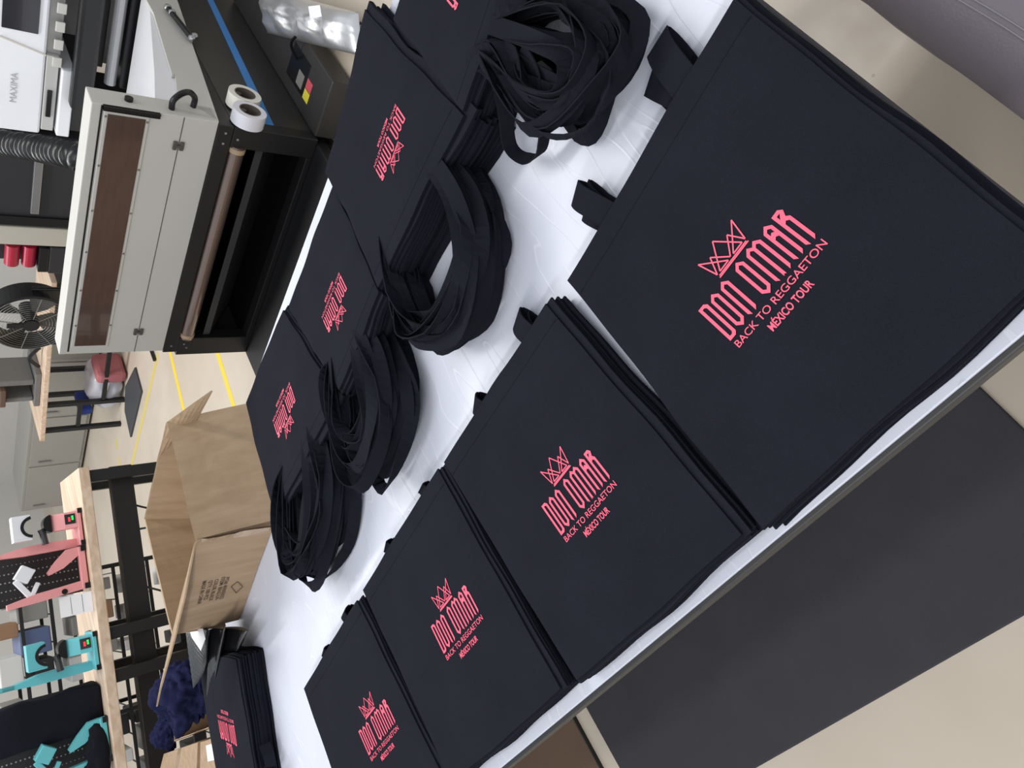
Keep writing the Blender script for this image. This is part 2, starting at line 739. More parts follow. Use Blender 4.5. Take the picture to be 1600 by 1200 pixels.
obj('edge_frame', bm, mat('dark_edge_metal', (48, 47, 48), 0.45, metal=0.1), tb)
bm = BM()
add_box(bm, (TX0 + .02, TY0 + .02, TZ - .03), (TX1 - .02, TY1 - .02, TZ - .007))
obj('under_panel', bm, M_dgray, tb)
for x, y in ((.42, .30), (1.12, .30), (.42, 1.4), (1.12, 1.4), (.42, 2.42), (1.12, 2.42)):
    bm = BM()
    add_box(bm, (x - .022, y - .022, 0.012), (x + .022, y + .022, TZ - .0305), .003)
    lg = obj('leg', bm, M_black, tb)
    bm = BM()
    add_cyl(bm, (x, y, 0), (x, y, .0125), .028)
    obj('foot', bm, M_blackgloss, lg)

# mats on the floor
bm = BM()
add_box(bm, (-.104, .434, 0.0), (.72, 1.856, .012), .004)
tag(obj('floor_mat', bm, fabric_material('charcoal_mat', (66, 65, 70), 0.12, 500, 0.5)),
    'charcoal grey floor mat beside the near long edge of the table', 'mat')
bm = BM()
add_box(bm, (-.13, 1.934, 0.0), (.72, 2.95, .012), .004)
bmb = obj('floor_mat', bm, fabric_material('brown_mat', (104, 86, 73), 0.12, 300, 0.4))
tag(bmb, 'brown floor mat with a black rim beyond the charcoal mat', 'mat')
bm = BM()
add_box(bm, (-.134, 1.93, 0.0), (.724, 1.9339, .013))
add_box(bm, (-.134, 1.934, 0.0), (-.1301, 2.95, .013))
obj('rim', bm, M_blackgloss, bmb)


# ------------------------------------------------------------------ tote bags
def wrinkle(x, y, seed, amp):
    p = Vector((x * 5.5, y * 5.5, seed * 7.3))
    q = Vector((x * 14, y * 14, seed * 3.1))
    return amp * (mnoise.noise(p) + 0.35 * mnoise.noise(q))


def plane_fit(C):
    # z = a + b x + c y through 4 corners (least squares)
    import numpy as np
    A = np.array([[1, c.x, c.y] for c in C])
    z = np.array([c.z for c in C])
    s = np.linalg.lstsq(A, z, rcond=None)[0]
    return lambda x, y: float(s[0] + s[1] * x + s[2] * y)


def bag_body(C, zf, zbot_f, seed, amp, n, edge_amp, th):
    """C: corners (opening -Y, opening +Y, bottom +Y, bottom -Y); a flat two-ply cloth slab"""
    bm = BM()
    top, bot = [], []
    rnd = random.Random(seed)
    ph = [rnd.uniform(0, 6.28) for _ in range(8)]
    for i in range(n + 1):
        u = i / n
        rt, rb = [], []
        for j in range(n + 1):
            v = j / n
            p = (C[0] * (1 - u) + C[1] * u) * (1 - v) + (C[3] * (1 - u) + C[2] * u) * v
            # edge waviness
            eu = math.sin(v * 7 + ph[0]) * .6 + math.sin(v * 17 + ph[1]) * .4
            ev = math.sin(u * 7 + ph[2]) * .6 + math.sin(u * 15 + ph[3]) * .4
            du = (C[1] - C[0]).normalized()
            dv = (C[3] - C[0]).normalized()
            wu = abs(2 * u - 1) ** 4
            wv = abs(2 * v - 1) ** 4
            p = p + du * eu * edge_amp * wu * (1 if u > .5 else -1) + dv * ev * edge_amp * wv * (1 if v > .5 else -1)
            # rounded corners
            ed = max(abs(2 * u - 1), abs(2 * v - 1))
            z = zf(p.x, p.y) + wrinkle(p.x, p.y, seed, amp)
            if ed > .93:
                z -= th * .35 * (ed - .93) / .07
            rt.append(bm.verts.new((p.x, p.y, z)))
            rb.append(bm.verts.new((p.x, p.y, z - th)))
        top.append(rt)
        bot.append(rb)
    for i in range(n):
        for j in range(n):
            bm.faces.new((top[i][j], top[i + 1][j], top[i + 1][j + 1], top[i][j + 1]))
            bm.faces.new((bot[i][j], bot[i][j + 1], bot[i + 1][j + 1], bot[i + 1][j]))
    for k in range(n):
        bm.faces.new((top[0][k], top[0][k + 1], bot[0][k + 1], bot[0][k]))
        bm.faces.new((top[n][k + 1], top[n][k], bot[n][k], bot[n][k + 1]))
        bm.faces.new((top[k + 1][0], top[k][0], bot[k][0], bot[k + 1][0]))
        bm.faces.new((top[k][n], top[k + 1][n], bot[k + 1][n], bot[k][n]))
    return bm


def make_print(aff, zf, seed, amp, parent):
    P0, P1, P2 = aff    # baseline start (0,-1.37), baseline end (14.15,-1.37), D top-left (0,5.5)
    ex = (P1 - P0) / 14.15
    ey = (P2 - P0) / 6.87
    verts = []
    for x, y in PRINT_V:
        p = P0 + ex * x + ey * (y + 1.37)
        verts.append((p.x, p.y, zf(p.x, p.y) + wrinkle(p.x, p.y, seed, amp) + 0.0009))
    me = bpy.data.meshes.new('print')
    org = parent_loc(parent)
    me.from_pydata([Vector(v) - org for v in verts], [], PRINT_F)
    o = link('print', me, M_pink, parent)
    o['label'] = 'pink crown logo with pink lettering'
    return o


def stitch_line(C, zf, seed, amp, parent, th):
    """raised hem a couple of centimetres below the opening"""
    bm = BM()
    a = C[0] + (C[3] - C[0]) * .075
    b = C[1] + (C[2] - C[1]) * .075
    L, R = [], []
    d = (C[3] - C[0]).normalized() * .0007
    for k in range(41):
        p = a + (b - a) * (.01 + .98 * k / 40)
        z = zf(p.x, p.y) + wrinkle(p.x, p.y, seed, amp) + .0004
        L.append(bm.verts.new((p.x - d.x, p.y - d.y, z)))
        R.append(bm.verts.new((p.x + d.x, p.y + d.y, z)))
    for k in range(40):
        bm.faces.new((L[k], L[k + 1], R[k + 1], R[k]))
    return obj('hem_stitching', bm, M_strap, parent)


def bag_stack(C, z0, n, labels, group, print_px=None, print_w=None, printz=None, seed=1, jit=.006, low_out=(0, 0, 0, 0),
              amp=.0016, handles=None, th=None, edge_amp=.002):
    """C are the corners of the top bag at their own heights; n bags down to the table z0."""
    rnd = random.Random(seed)
    ztop = plane_fit(C)
    du = (C[1] - C[0]).to_2d().normalized()
    dv = (C[3] - C[0]).to_2d().normalized()
    du, dv = Vector((du.x, du.y, 0)), Vector((dv.x, dv.y, 0))
    for k in range(n):
        f = (n - k) / n                    # 1 = top bag
        last = k == 0
        if last:
            CC = [c.copy() for c in C]
        else:
            g = k / max(1, n - 1)
            j = [Vector((rnd.uniform(-jit, jit), rnd.uniform(-jit, jit), 0)) for _ in range(4)]
            # low_out: (opening, +Y, bottom, -Y) outward spread of the lower bags
            o, py, b, ny = [q * (0.35 + .65 * rnd.random()) for q in low_out]
            off = [dv * -o + du * -ny, dv * -o + du * py, dv * b + du * py, dv * b + du * -ny]
            CC = [c + jj + of for c, jj, of in zip(C, j, off)]

        def zf(x, y, f=f):
            return z0 + (ztop(x, y) - z0) * f

        cen = (C[0] + C[1] + C[2] + C[3]) / 4
        t = (ztop(cen.x, cen.y) - z0) / n * .93
        am = amp if k == 0 else amp * .6
        sd = seed + k * .37 if k else seed
        loc = Vector((cen.x, cen.y, zf(cen.x, cen.y) - t))
        lb = labels[0] if k == 0 else labels[1]
        r = thing('tote_bag', lb, 'tote bag', loc, group)
        if k == 0:
            obj('body', bag_body(CC, zf, None, sd, am, 40, edge_amp, t), M_fab, r, smooth=False)
            stitch_line(CC, zf, sd, am, r, t)
            if print_px:
                pts = [onz(x, y, printz) for x, y in print_px]
                make_print(pts, zf, sd, am, r)
            elif print_w:
                make_print(print_w, zf, sd, am, r)
        else:
            obj('body', bag_body(CC, zf, None, seed, amp * .8, 14, edge_amp * 2.2, t), M_fab, r)
        if handles:
            handles(r, k, n, CC, zf, rnd, dv, du)
        if k == 0:
            first = r
    return first


def front_handles(spots):
    """short folded strap loops that peep out behind the opening edge; spots = [(px,py,reach,tw)]"""
    def fn(r, k, n, CC, zf, rnd, dv, du):
        if k not in (2, 5, 8):
            return
        for (P, reach, wd) in spots:
            q = P + du * (.008 * (k - 5) / 3 + rnd.uniform(-.003, .003))
            q = q - dv * rnd.uniform(-.004, .004)
            out = -dv
            s = reach * (1 - .12 * (k - 2) / 3)
            ang = rnd.uniform(-.15, .35)
            out = Matrix.Rotation(ang, 3, 'Z') @ out
            zt = zf(q.x, q.y)
            zb = TZ + .004 + (n - k) * .0006
            H = max(.012, (zt - zb))
            pts = [q - out * .03 + Vector((0, 0, zt - .002 - q.z)), q + Vector((0, 0, zt - q.z)),
                   q + out * s * .62 + Vector((0, 0, zt - q.z + .003)),
                   q + out * s + Vector((0, 0, zt - q.z - H * .45)),
                   q + out * s * .7 + Vector((0, 0, zt - q.z - H * .95)),
                   q - out * .0 + Vector((0, 0, zt - q.z - H * .9))]
            bm = BM()
            add_ribbon(bm, catmull(pts, 5), wd, [math.pi / 2, math.pi / 2 - .1, math.pi / 2], .0012, zmin=TZ + .001)
            obj('handle', bm, M_strap, r)
    return fn


def back_handles(loops, drop, jit=.026, shrink=.3, pj=.013):
    """long strap loops piled toward the middle of the table; loops: list of lists of (x,y)"""
    def fn(r, k, n, CC, zf, rnd, dv, du):
        for li, lp in enumerate(loops):
            base = [Vector((x, y, 0)) for x, y in lp]
            cx = sum((b for b in base), Vector()) / len(base)
            sc = 1 + rnd.uniform(-shrink, .1)
            jx, jy = rnd.uniform(-jit, jit), rnd.uniform(-jit, jit)
            pts = []
            m_ = len(base)
            for i, b in enumerate(base):
                w = math.sin(math.pi * i / (m_ - 1))
                p = b + (b - cx) * (sc - 1) * w + Vector((jx, jy, 0)) * w
                p += Vector((rnd.uniform(-pj, pj), rnd.uniform(-pj, pj), 0)) * w
                zs = zf(p.x, p.y)
                zt = TZ + .015 + (drop * (n - k) / n) + rnd.uniform(-.008, .008)
                a = min(1, w * 1.6)
                p.z = (zf(b.x, b.y) - .003) * (1 - a) + zt * a
                pts.append(p)
            tl = [math.pi / 2] + [rnd.choice((rnd.uniform(.0, .5), rnd.uniform(.6, 1.6), rnd.uniform(-1.2, 0.1))) for _ in range(4)] + [math.pi / 2]
            bm = BM()
            add_ribbon(bm, catmull(pts, 5), .025, tl, .001, zmin=TZ + .001)
            obj('handle', bm, M_strap, r)
    return fn


def C4(pts, z):
    if not isinstance(z, (list, tuple)):
        z = [z] * 4
    return [onz(x, y, zz) for (x, y), zz in zip(pts, z)]


fr = 'black cotton tote bags stacked in the row nearest the camera'
ZF = .842
FRONT = [
    dict(C=C4(((1146, -4), (885, 438), (1192, 826), (1650, 405)), ZF), lab='large nearest printed black tote bag, top of the stack at the table corner',
         low='black tote bag under the large nearest printed bag at the table corner', g='tote bags in the nearest stack',
         pr=((1155.3, 544.7), (1295.3, 380.7), (1092, 486)), out=(0, .003, .003, .010), hs=((1062, 150, .088, .04), (930, 338, .066, .034))),
    dict(C=C4(((852, 474), (692, 722), (901, 1064), (1158, 836)), ZF), lab='printed black tote bag on top of the second stack from the near table corner',
         low='black tote bag under the top one in the second stack along the near edge', g='tote bags in the second near stack',
         pr=((886, 848), (964.7, 758), (847, 791)), out=(.002, .004, .004, .016), hs=((828, 545, .062, .034), (752, 656, .042, .03))),
    dict(C=C4(((682, 732), (566, 922), (705, 1225), (875, 1078)), ZF), lab='printed black tote bag on top of the third stack from the near corner',
         low='black tote bag under the top one in the third stack along the near edge', g='tote bags in the third near stack',
         pr=((699.8, 1032.3), (756, 966.9), (674, 979)), out=(.001, .004, .003, .016), hs=((655, 772, .008, .025), (600, 862, .012, .025))),
    dict(C=C4(((556, 938), (474, 1076), (566, 1345), (690, 1212)), ZF), lab='printed black tote bag atop the fourth near stack, cut by the photo bottom',
         low='black tote bag under the top one in the fourth stack along the near edge', g='tote bags in the fourth near stack',
         pr=((581.1, 1190.1), (623.7, 1139.3), (560.8, 1142.8)), out=(.002, .004, .003, .012), hs=((535, 975, .026, .028), (503, 1030, .012, .028))),
]
for i, d in enumerate(FRONT):
    sp = [(onz(x, y, ZF), rc, w) for x, y, rc, w in d['hs']]
    bag_stack(d['C'], TZ + .0008, 11, (d['lab'], d['low']), d['g'], print_px=d['pr'], printz=ZF, seed=11 + i, low_out=d['out'], jit=.0035, edge_amp=.0014,
              handles=front_handles(sp))

zo, zb = .885, .85
BACK = [
    dict(C=C4(((815, -120), (722, 172), (612, 30), (668, -120)), (zo, zo, zb, zb)),
         lab='far-row black tote bag cut by the top of the photo, topmost of its stack', low='black tote bag lower in the stack cut by the top of the photo',
         g='tote bags in the stack cut by the top edge', pr=None,
         lp=[[(.86, .27), (.77, .2), (.66, .19), (.645, .27), (.7, .33), (.8, .33), (.87, .34)],
             [(.86, .29), (.76, .26), (.68, .24), (.67, .29), (.74, .32), (.83, .31), (.87, .36)]]),
    dict(C=C4(((722, 182), (587, 447), (513, 266), (568, 15)), (zo, zo, zb, zb)),
         lab='printed black tote bag whose corner sticks out over the far table edge',
         low='black tote bag lower in the second stack of the far row', g='tote bags in the second far stack',
         pr=((621, 162), (585.7, 260), (640, 186.7)),
         hk=dict(jit=.013, shrink=.06, pj=.009),
         lp=[[(.875, .515), (.78, .505), (.70, .535), (.668, .61), (.675, .69), (.715, .75), (.80, .74), (.90, .685)],
             [(.872, .50), (.76, .50), (.685, .55), (.66, .64), (.685, .71), (.745, .735), (.83, .715), (.91, .70)]]),
    dict(C=C4(((590, 455), (528, 612), (450, 477), (520, 289)), (zo, zo, zb, zb)),
         lab='printed black tote bag in the middle of the far row, topmost of its stack', low='black tote bag lower in the third stack of the far row',
         g='tote bags in the third far stack', pr=((531.3, 425), (503.8, 495), (548, 451)),
         lp=[[(.87, .86), (.78, .85), (.70, .88), (.66, .96), (.665, 1.05), (.72, 1.07), (.82, 1.02), (.9, 1.0)],
             [(.87, .88), (.78, .90), (.72, .95), (.70, 1.02), (.74, 1.06), (.80, 1.05), (.87, 1.01), (.9, .98)]]),
    dict(C=C4(((525, 618), (428, 810), (383, 630), (440, 484)), (zo, zo, zb, zb)),
         lab='black tote bag with pink print beside the open carton, topmost of its stack', low='black tote bag lower in the stack beside the open carton',
         g='tote bags in the stack beside the carton', pr=((452, 596.5), (426, 656.5), (465.8, 626)),
         lp=[[(.87, 1.14), (.78, 1.15), (.71, 1.21), (.68, 1.32), (.67, 1.43), (.71, 1.47), (.82, 1.38), (.9, 1.33)],
             [(.87, 1.18), (.79, 1.21), (.74, 1.28), (.71, 1.38), (.74, 1.44), (.80, 1.42), (.87, 1.36), (.9, 1.32)]]),
]
R2 = [onz(x, y, .86) for x, y in BACK[1]['pr']]
d1 = onz(727, 13, .86) - onz(606, 279, .86)
for i, d in enumerate(BACK):
    kw = {}
    if d['pr']:
        kw = dict(print_px=d['pr'], printz=.867)
    else:
        kw = dict(print_w=[p + d1 for p in R2])
    top_bag = bag_stack(d['C'], TZ + .0008, 14, (d['lab'], d['low']), d['g'], seed=31 + i, low_out=(.012, .008, .006, .01), jit=.008,
              handles=back_handles(d['lp'], .07, **d.get('hk', {})), amp=.0022, edge_amp=.003, **kw)

    if i == 0:
        bm = BM()
        P = [onz(x, y, z) for x, y, z in ((742, 96, .878), (775, 118, .872), (789, 170, .85), (797, 228, .83), (822, 248, .822), (846, 236, .825), (850, 180, .845), (842, 120, .865), (815, 75, .875))]
        add_ribbon(bm, catmull(P, 6), .022, [1.3, .5, .2, .9, .2, .7, 1.3], .001, zmin=TZ + .001)
        obj('handle', bm, M_strap, top_bag)

# ------------------------------------------------------------------ extra stack at the far end of the table
ZB = .868
c0 = onz(371, 1030, ZB)
upd = Vector((-.87, .49, 0))
wd = Vector((.49, .87, 0))
CB = [c0 + upd * .40, c0 + upd * .40 + wd * .37, c0 + wd * .37 - upd * .0, c0.copy()]
pc = onz(360, 1160, ZB)
s14 = .14 / 14.15


def end_handles(r, k, n, CC, zf, rnd, dv, du):
    if k % 3:
        return
    bm = BM()
    q = CC[0] * .75 + CC[1] * .25
    pts = [q + dv * .01, q - dv * .03, q - dv * .06 + du * .03 - Vector((0, 0, .02)), q - dv * .03 + du * .07 - Vector((0, 0, .03)), q + du * .09 + dv * .01 - Vector((0, 0, .01))]
    for p in pts:
        p.z += zf(p.x, p.y) - ZB
        p.z = max(p.z, TZ + .016)
    add_ribbon(bm, catmull(pts, 4), .025, [1.4, .3, .3, 1.4], .001, zmin=TZ + .001)
    obj('handle', bm, M_strap, r)
    # the strap that hangs over the long side of the stack
    if k == 6:
        bm = BM()
        q = onz(425, 1178, TZ + .03)
        add_ribbon(bm, catmull([q + Vector((.03, -.0, .01)), q + Vector((.0, -.01, .012)), q + Vector((-.02, .02, .005)), q + Vector((-.01, .05, .0)), q + Vector((.03, .07, 0))], 5), .028, [.2, .2, .4], .001, zmin=TZ + .001)
        obj('handle', bm, M_strap, r)


ctr = pc - upd * .035 + wd * .02
PW = [ctr - wd * 0 + (wd.cross(Vector((0, 0, 1)))) * 0, ctr, ctr]
ex_ = wd * -1 if False else Vector((upd.y, -upd.x, 0))
PW = [ctr - ex_ * 7.07 * s14 - upd * 3 * s14, ctr + ex_ * 7.07 * s14 - upd * 3 * s14, ctr - ex_ * 7.07 * s14 + upd * 3.87 * s14]
for c, dz in zip(CB, (-.004, -.012, -.006, .006)):
    c.z += dz
bag_stack(CB, TZ + .0008, 20, ('printed black tote bag on the stack at the far table end behind the carton',
                               'black tote bag lower in the stack at the far table end'),
          'tote bags in the stack behind the carton', print_w=PW, seed=71, low_out=(.008, .008, .008, .009), jit=.005,
          handles=end_handles, amp=.003)

# ------------------------------------------------------------------ shipping carton with open flaps
CZ0, CZ1 = TZ + .0015, .985
b1, b2, b4 = onz(381, 639, CZ0), onz(425, 818, CZ0), onz(371, 976, CZ0)
ct = thing('shipping_carton', 'open brown shipping carton with printed text standing on the white table', 'cardboard box',
           ((b1 + b4) / 2))
B = [Vector((1.215, 1.560, CZ0)), Vector((.928, 1.640, CZ0)), Vector((.889, 2.055, CZ0)), Vector((1.18, 1.975, CZ0))]
T = [onz(262, 661, CZ1), onz(306, 845, CZ1), onz(270, 990, CZ1), onz(227, 812, CZ1)]
cen_b = sum(B, Vector()) / 4
cen_t = sum(T, Vector()) / 4


def panel(p, q, r_, s, th):
    """thin corrugated sheet through 4 points (both faces + thickness)"""
    n = ((q - p).cross(s - p)).normalized() * th
    bm = BM()
    a = [bm.verts.new(v) for v in (p, q, r_, s)]
    b = [bm.verts.new(v + n) for v in (p, q, r_, s)]
    bm.faces.new(a)
    bm.faces.new(b[::-1])
    for i in range(4):
        bm.faces.new((a[i], b[i], b[(i + 1) % 4], a[(i + 1) % 4]))
    bmesh.ops.subdivide_edges(bm, edges=bm.edges, cuts=5, use_grid_fill=True)
    for v in bm.verts:
        v.co += Vector((mnoise.noise(v.co * 9), mnoise.noise(v.co * 9 + Vector((5, 0, 0))), mnoise.noise(v.co * 9 + Vector((0, 5, 0))))) * .0022
    return bm


th = .005
for i in range(4):
    j = (i + 1) % 4
    obj('side_panel', panel(B[i], B[j], T[j], T[i], -th), M_card, ct)
obj('bottom_panel', panel(B[0] + Vector((0, 0, .001)), B[1] + Vector((0, 0, .001)), B[2] + Vector((0, 0, .001)), B[3] + Vector((0, 0, .001)), -.003), M_card, ct)
# flap folded right down over the side that faces the near end of the table
o_ = Vector((-.03, -.16, 0)).normalized()
f1 = panel(T[0] + o_ * .006 + Vector((0, 0, .002)), T[1] + o_ * .006 + Vector((0, 0, .002)), onz(427, 816, TZ + .006) + o_ * .018, onz(383, 636, TZ + .006) + o_ * .018, .004)
obj('flap', f1, M_card, ct)
# flap standing out toward the camera side over the printed side
tipo = ray(245, 1107)
w = Vector((-.11, 0, .055))
O3 = onz(246, 1104, CZ1 + .03)
O2 = onz(290, 935, CZ1 + .012)
obj('flap', panel(T[1] + Vector((-.004, 0, 0)), T[2] + Vector((-.004, 0, 0)), O3, O2, .004), M_card, ct)
# flap on the far long side, bent outward and down
obj('flap', panel(T[3], T[0], onz(333, 611, .93), T[3] + Vector((.13, .03, -.08)), .004), M_card, ct)
# flap on the end, hanging outside
obj('flap', panel(T[2] + Vector((0, .004, 0)), T[3] + Vector((0, .004, 0)), B[3] + Vector((0.01, .03, .03)), B[2] + Vector((0, .03, .03)), .004), M_card, ct)
# clear tape along the torn corner
bm = BM()
pa, pb = T[1] + Vector((-.004, -.002, .002)), onz(425, 822, TZ + .02)
pb = B[1] + Vector((-.006, .002, .01))
add_ribbon(bm, [pa * (1 - t) + pb * t + Vector((-.002, -.001, 0)) + Vector((mnoise.noise(Vector((t * 9, 0, 0))) * .003, 0, 0)) for t in [k / 14 for k in range(15)]], .022, [.0, .3, -.2, .2], .0004, up=Vector((0, 1, 0)))
tp = obj('packing_tape', bm, mat('clear_tape', (176, 150, 122), 0.12, coat=.8), ct)
tp['label'] = 'shiny clear packing tape'


def wall_text(parent, txt, p, right, up, h, material, name='printed_text', off=.002, thin=0.0, wmax=None):
    V, Fs = text_geo(txt, thin, 2)
    mx = min(v[0] for v in V)
    Mx = max(v[0] for v in V)
    sc = h / .72
    sx = sc if wmax is None else wmax / (Mx - mx)
    nrm = right.cross(up).normalized()
    me = bpy.data.meshes.new(name)
    org = parent_loc(parent)
    me.from_pydata([p + right * ((v[0] - mx) * sx) + up * (v[1] * sc) + nrm * off - org for v in V], [], Fs)
    return link(name, me, material, parent)


M_ink = mat('carton_ink', (88, 70, 56), 0.8)
pr_ = (B[2] - B[1]).normalized()
pu_ = (T[1] - B[1])
pu_ = (pu_ - pr_ * pu_.dot(pr_)).normalized()
right_ = -pr_ if pr_.cross(pu_).x > 0 else pr_
# on the side facing the camera: text reads with +up, nearest end is its right-hand side
nn = right_.cross(pu_)
plane_o = B[1]


def on_face(px, py, n, o):
    d = ray(px, py)
    C0 = Vector((0, 0, CAM_H))
    t = (o - C0).dot(n) / d.dot(n)
    return C0 + d * t


mid_face = (B[1] + B[2] + T[1] + T[2]) / 4
face_n = ((T[2] - B[1]).cross(T[1] - B[2])).normalized()
plane_o = mid_face
lines = ['PO# 40305022', 'ITEM: BAG LA', 'COLOR: BLACK', "Q'TY: 100 PCS", 'MADE IN CHINA']
tl = [((353, 903), (343, 937)), ((346, 903), (336, 938)), ((336, 906), (326, 940)), ((327, 908), (318, 938)), ((317, 909), (308, 945))]
out_n = face_n if face_n.x < 0 else -face_n
for tx, ((ax, ay), (bx, by)) in zip(lines, tl):
    pa = on_face(ax, ay, face_n, plane_o + out_n * .007)
    pb = on_face(bx, by, face_n, plane_o + out_n * .007)
    r_ = (pb - pa)
    uu = out_n.cross(r_.normalized()).normalized()
    # text must read right way up seen from outside
    wall_text(ct, tx, pa, r_.normalized(), uu, .0105, M_ink, off=0, thin=.01, wmax=r_.length)
bm = BM()
dc = [on_face(x, y, face_n, plane_o + out_n * .007) for x, y in ((361, 917), (371, 909), (379, 917), (369, 927))]
for i in range(4):
    a, b = dc[i], dc[(i + 1) % 4]
    add_box(bm, (-.5, -.5, -.5), (.5, .5, .5), 0, Matrix.Translation((a + b) / 2) @ ((b - a).to_track_quat('X', 'Z')).to_matrix().to_4x4() @ Matrix.Diagonal(((b - a).length, .0012, .0012, 1)))
k_ = (dc[0] + dc[2]) / 2
obj('printed_mark', bm, M_ink, ct)


# ------------------------------------------------------------------ black padded mailers beside the carton
def mailer(p_list, th, label, nx=16):
    bm = BM()
    A, Bq, Cq, D = [Vector(p) for p in p_list]
    n = ((Bq - A).cross(D - A)).normalized()
    rows = []
    for s in (1, -1):
        g = []
        for i in range(nx + 1):
            row = []
            for j in range(nx + 1):
                u, v = i / nx, j / nx
                p = (A * (1 - u) + Bq * u) * (1 - v) + (D * (1 - u) + Cq * u) * v
                bul = (math.sin(math.pi * u) * math.sin(math.pi * v)) ** .35
                bub = .0014 * math.sin(u * 60) * math.sin(v * 60)
                bow = .012 * math.sin(math.pi * u)
                row.append(bm.verts.new(p + n * (s * (th * .5 * bul + .0006) + bub * bul + bow)))
            g.append(row)
        rows.append(g)
    for s, g in enumerate(rows):
        for i in range(nx):
            for j in range(nx):
                bm.faces.new((g[i][j], g[i + 1][j], g[i + 1][j + 1], g[i][j + 1]))
    a, b = rows
    for k in range(nx):
        bm.faces.new((a[0][k], a[0][k + 1], b[0][k + 1], b[0][k]))
        bm.faces.new((a[nx][k], a[nx][k + 1], b[nx][k + 1], b[nx][k]))
        bm.faces.new((a[k][0], a[k + 1][0], b[k + 1][0], b[k][0]))
        bm.faces.new((a[k][nx], a[k + 1][nx], b[k + 1][nx], b[k][nx]))
    o = obj('padded_mailer', bm, mat('black_foil_mailer', (20, 20, 23), .28, coat=.4), smooth=True)
    return tag(o, label, 'mailer', 'black padded mailers beside the carton')


mailer([onz(290, 985, .90), onz(325, 982, .90), onz(322, 1030, .89), onz(302, 1075, .885)], .014,
       'black bubble mailer with ribbed surface sticking out furthest from under the white slip', 40)
mailer([onz(326, 984, .885), onz(352, 980, .885), onz(336, 1060, .865), onz(323, 1092, .86)], .014,
       'glossy black padded mailer between the ribbed mailer and the end stack of bags')
mailer([onz(348, 980, .862), onz(388, 985, .855), onz(372, 1016, .85), onz(345, 1045, .85)], .014,
       'glossy black padded mailer against the carton corner, nearest the white table')
bm = BM()
sl = [onz(296, 983, .915), onz(317, 982, .913), onz(321, 998, .912), onz(314, 1017, .908), onz(300, 996, .915)]
add_prism(bm, sl, (0, 0, .0008))
tag(obj('packing_slip', bm, M_tag), 'crumpled white paper slip on the ribbed black mailer', 'paper')

# closed and open cartons beyond the end of the table, with navy cloth
M_navy = fabric_material('navy_cloth', (30, 33, 62), .3, 300)
gz = .74


def carton(pts, h, label, group=None, openbox=False):
    P = [Vector(p) for p in pts]
    t = thing('carton', label, 'cardboard box', (sum(P, Vector()) / 4) - Vector((0, 0, h)), group)
    if openbox:
        for i in range(4):
            a, b = P[i], P[(i + 1) % 4]
            obj('side_panel', panel(a - Vector((0, 0, h)), b - Vector((0, 0, h)), b, a, .004), M_card, t)
        bm = BM()
        add_prism(bm, [p - Vector((0, 0, h)) for p in P], (0, 0, .005))
        obj('bottom_panel', bm, M_card, t)
    else:
        bm = BM()
        add_prism(bm, [p - Vector((0, 0, h)) for p in P], (0, 0, h))
        obj('body', bm, M_card, t)
        bm = BM()
        m0, m1 = (P[0] + P[1]) / 2, (P[2] + P[3]) / 2
        sd = (P[1] - P[0]).normalized() * .022
        add_prism(bm, [m0 - sd, m0 + sd, m1 + sd, m1 - sd], (0, 0, .0008))
        obj('packing_tape', bm, MATS['clear_tape'], t)
    return t


q0 = onz(257, 1175, gz)
ca = carton([onz(256, 1178, gz), onz(309, 1160, gz), onz(305, 1250, gz), onz(235, 1260, gz)], gz, 'closed brown carton without a label at the bottom left under navy cloth')
cb = carton([onz(313, 1160, gz), onz(372, 1140, gz), onz(380, 1225, gz), onz(312, 1248, gz)], gz, 'closed brown carton with a white shipping label, behind the end stack of bags')
bm = BM()
add_prism(bm, [onz(322, 1165, gz + .001), onz(343, 1158, gz + .001), onz(349, 1184, gz + .001), onz(325, 1190, gz + .001)], (0, 0, .0008))
obj('shipping_label', bm, M_tag, cb)['label'] = 'white shipping label'
g2 = .72
co = carton([onz(270, 1060, g2), onz(340, 1035, g2), onz(352, 1128, g2), onz(272, 1158, g2)], g2, 'open brown carton filled with navy cloth behind the end stack', openbox=True)


def heap(name, c, rx, ry, h, seed, material, label, cat, res=36, zb=0):
    bm = BM()
    bmesh.ops.create_icosphere(bm, subdivisions=5, radius=1)
    for v in bm.verts:
        d = v.co.normalized()
        r = 1 + .28 * mnoise.noise(d * 1.6 + Vector((seed, 0, 0)))
        fold = abs(mnoise.noise(Vector((d.x * 3.2, d.y * 3.2, d.z * 3.2 + seed)))) ** .6
        fold2 = abs(mnoise.noise(Vector((d.x * 7, d.y * 7, d.z * 7 + seed))))
        r -= .42 * (1 - fold) * .6 + .12 * fold2
        z = d.z * r * h if d.z > 0 else d.z * r * h * .5
        v.co = Vector((d.x * r * rx, d.y * r * ry, z)) + Vector(c)
    o = obj(name, bm, material, smooth=True)
    return tag(o, label, cat)


p = onz(290, 1085, .74)
heap('navy_cloth', (p.x, p.y, .73), .15, .17, .13, 3.1, M_navy, 'crumpled heap of navy blue cloth between the carton flap and closed cartons', 'cloth')
p = onz(262, 1145, .72)
heap('navy_cloth', (p.x, p.y, .72), .075, .11, .07, 8.1, M_navy, 'tail of navy cloth spilling over the corner of the unlabelled carton', 'cloth')

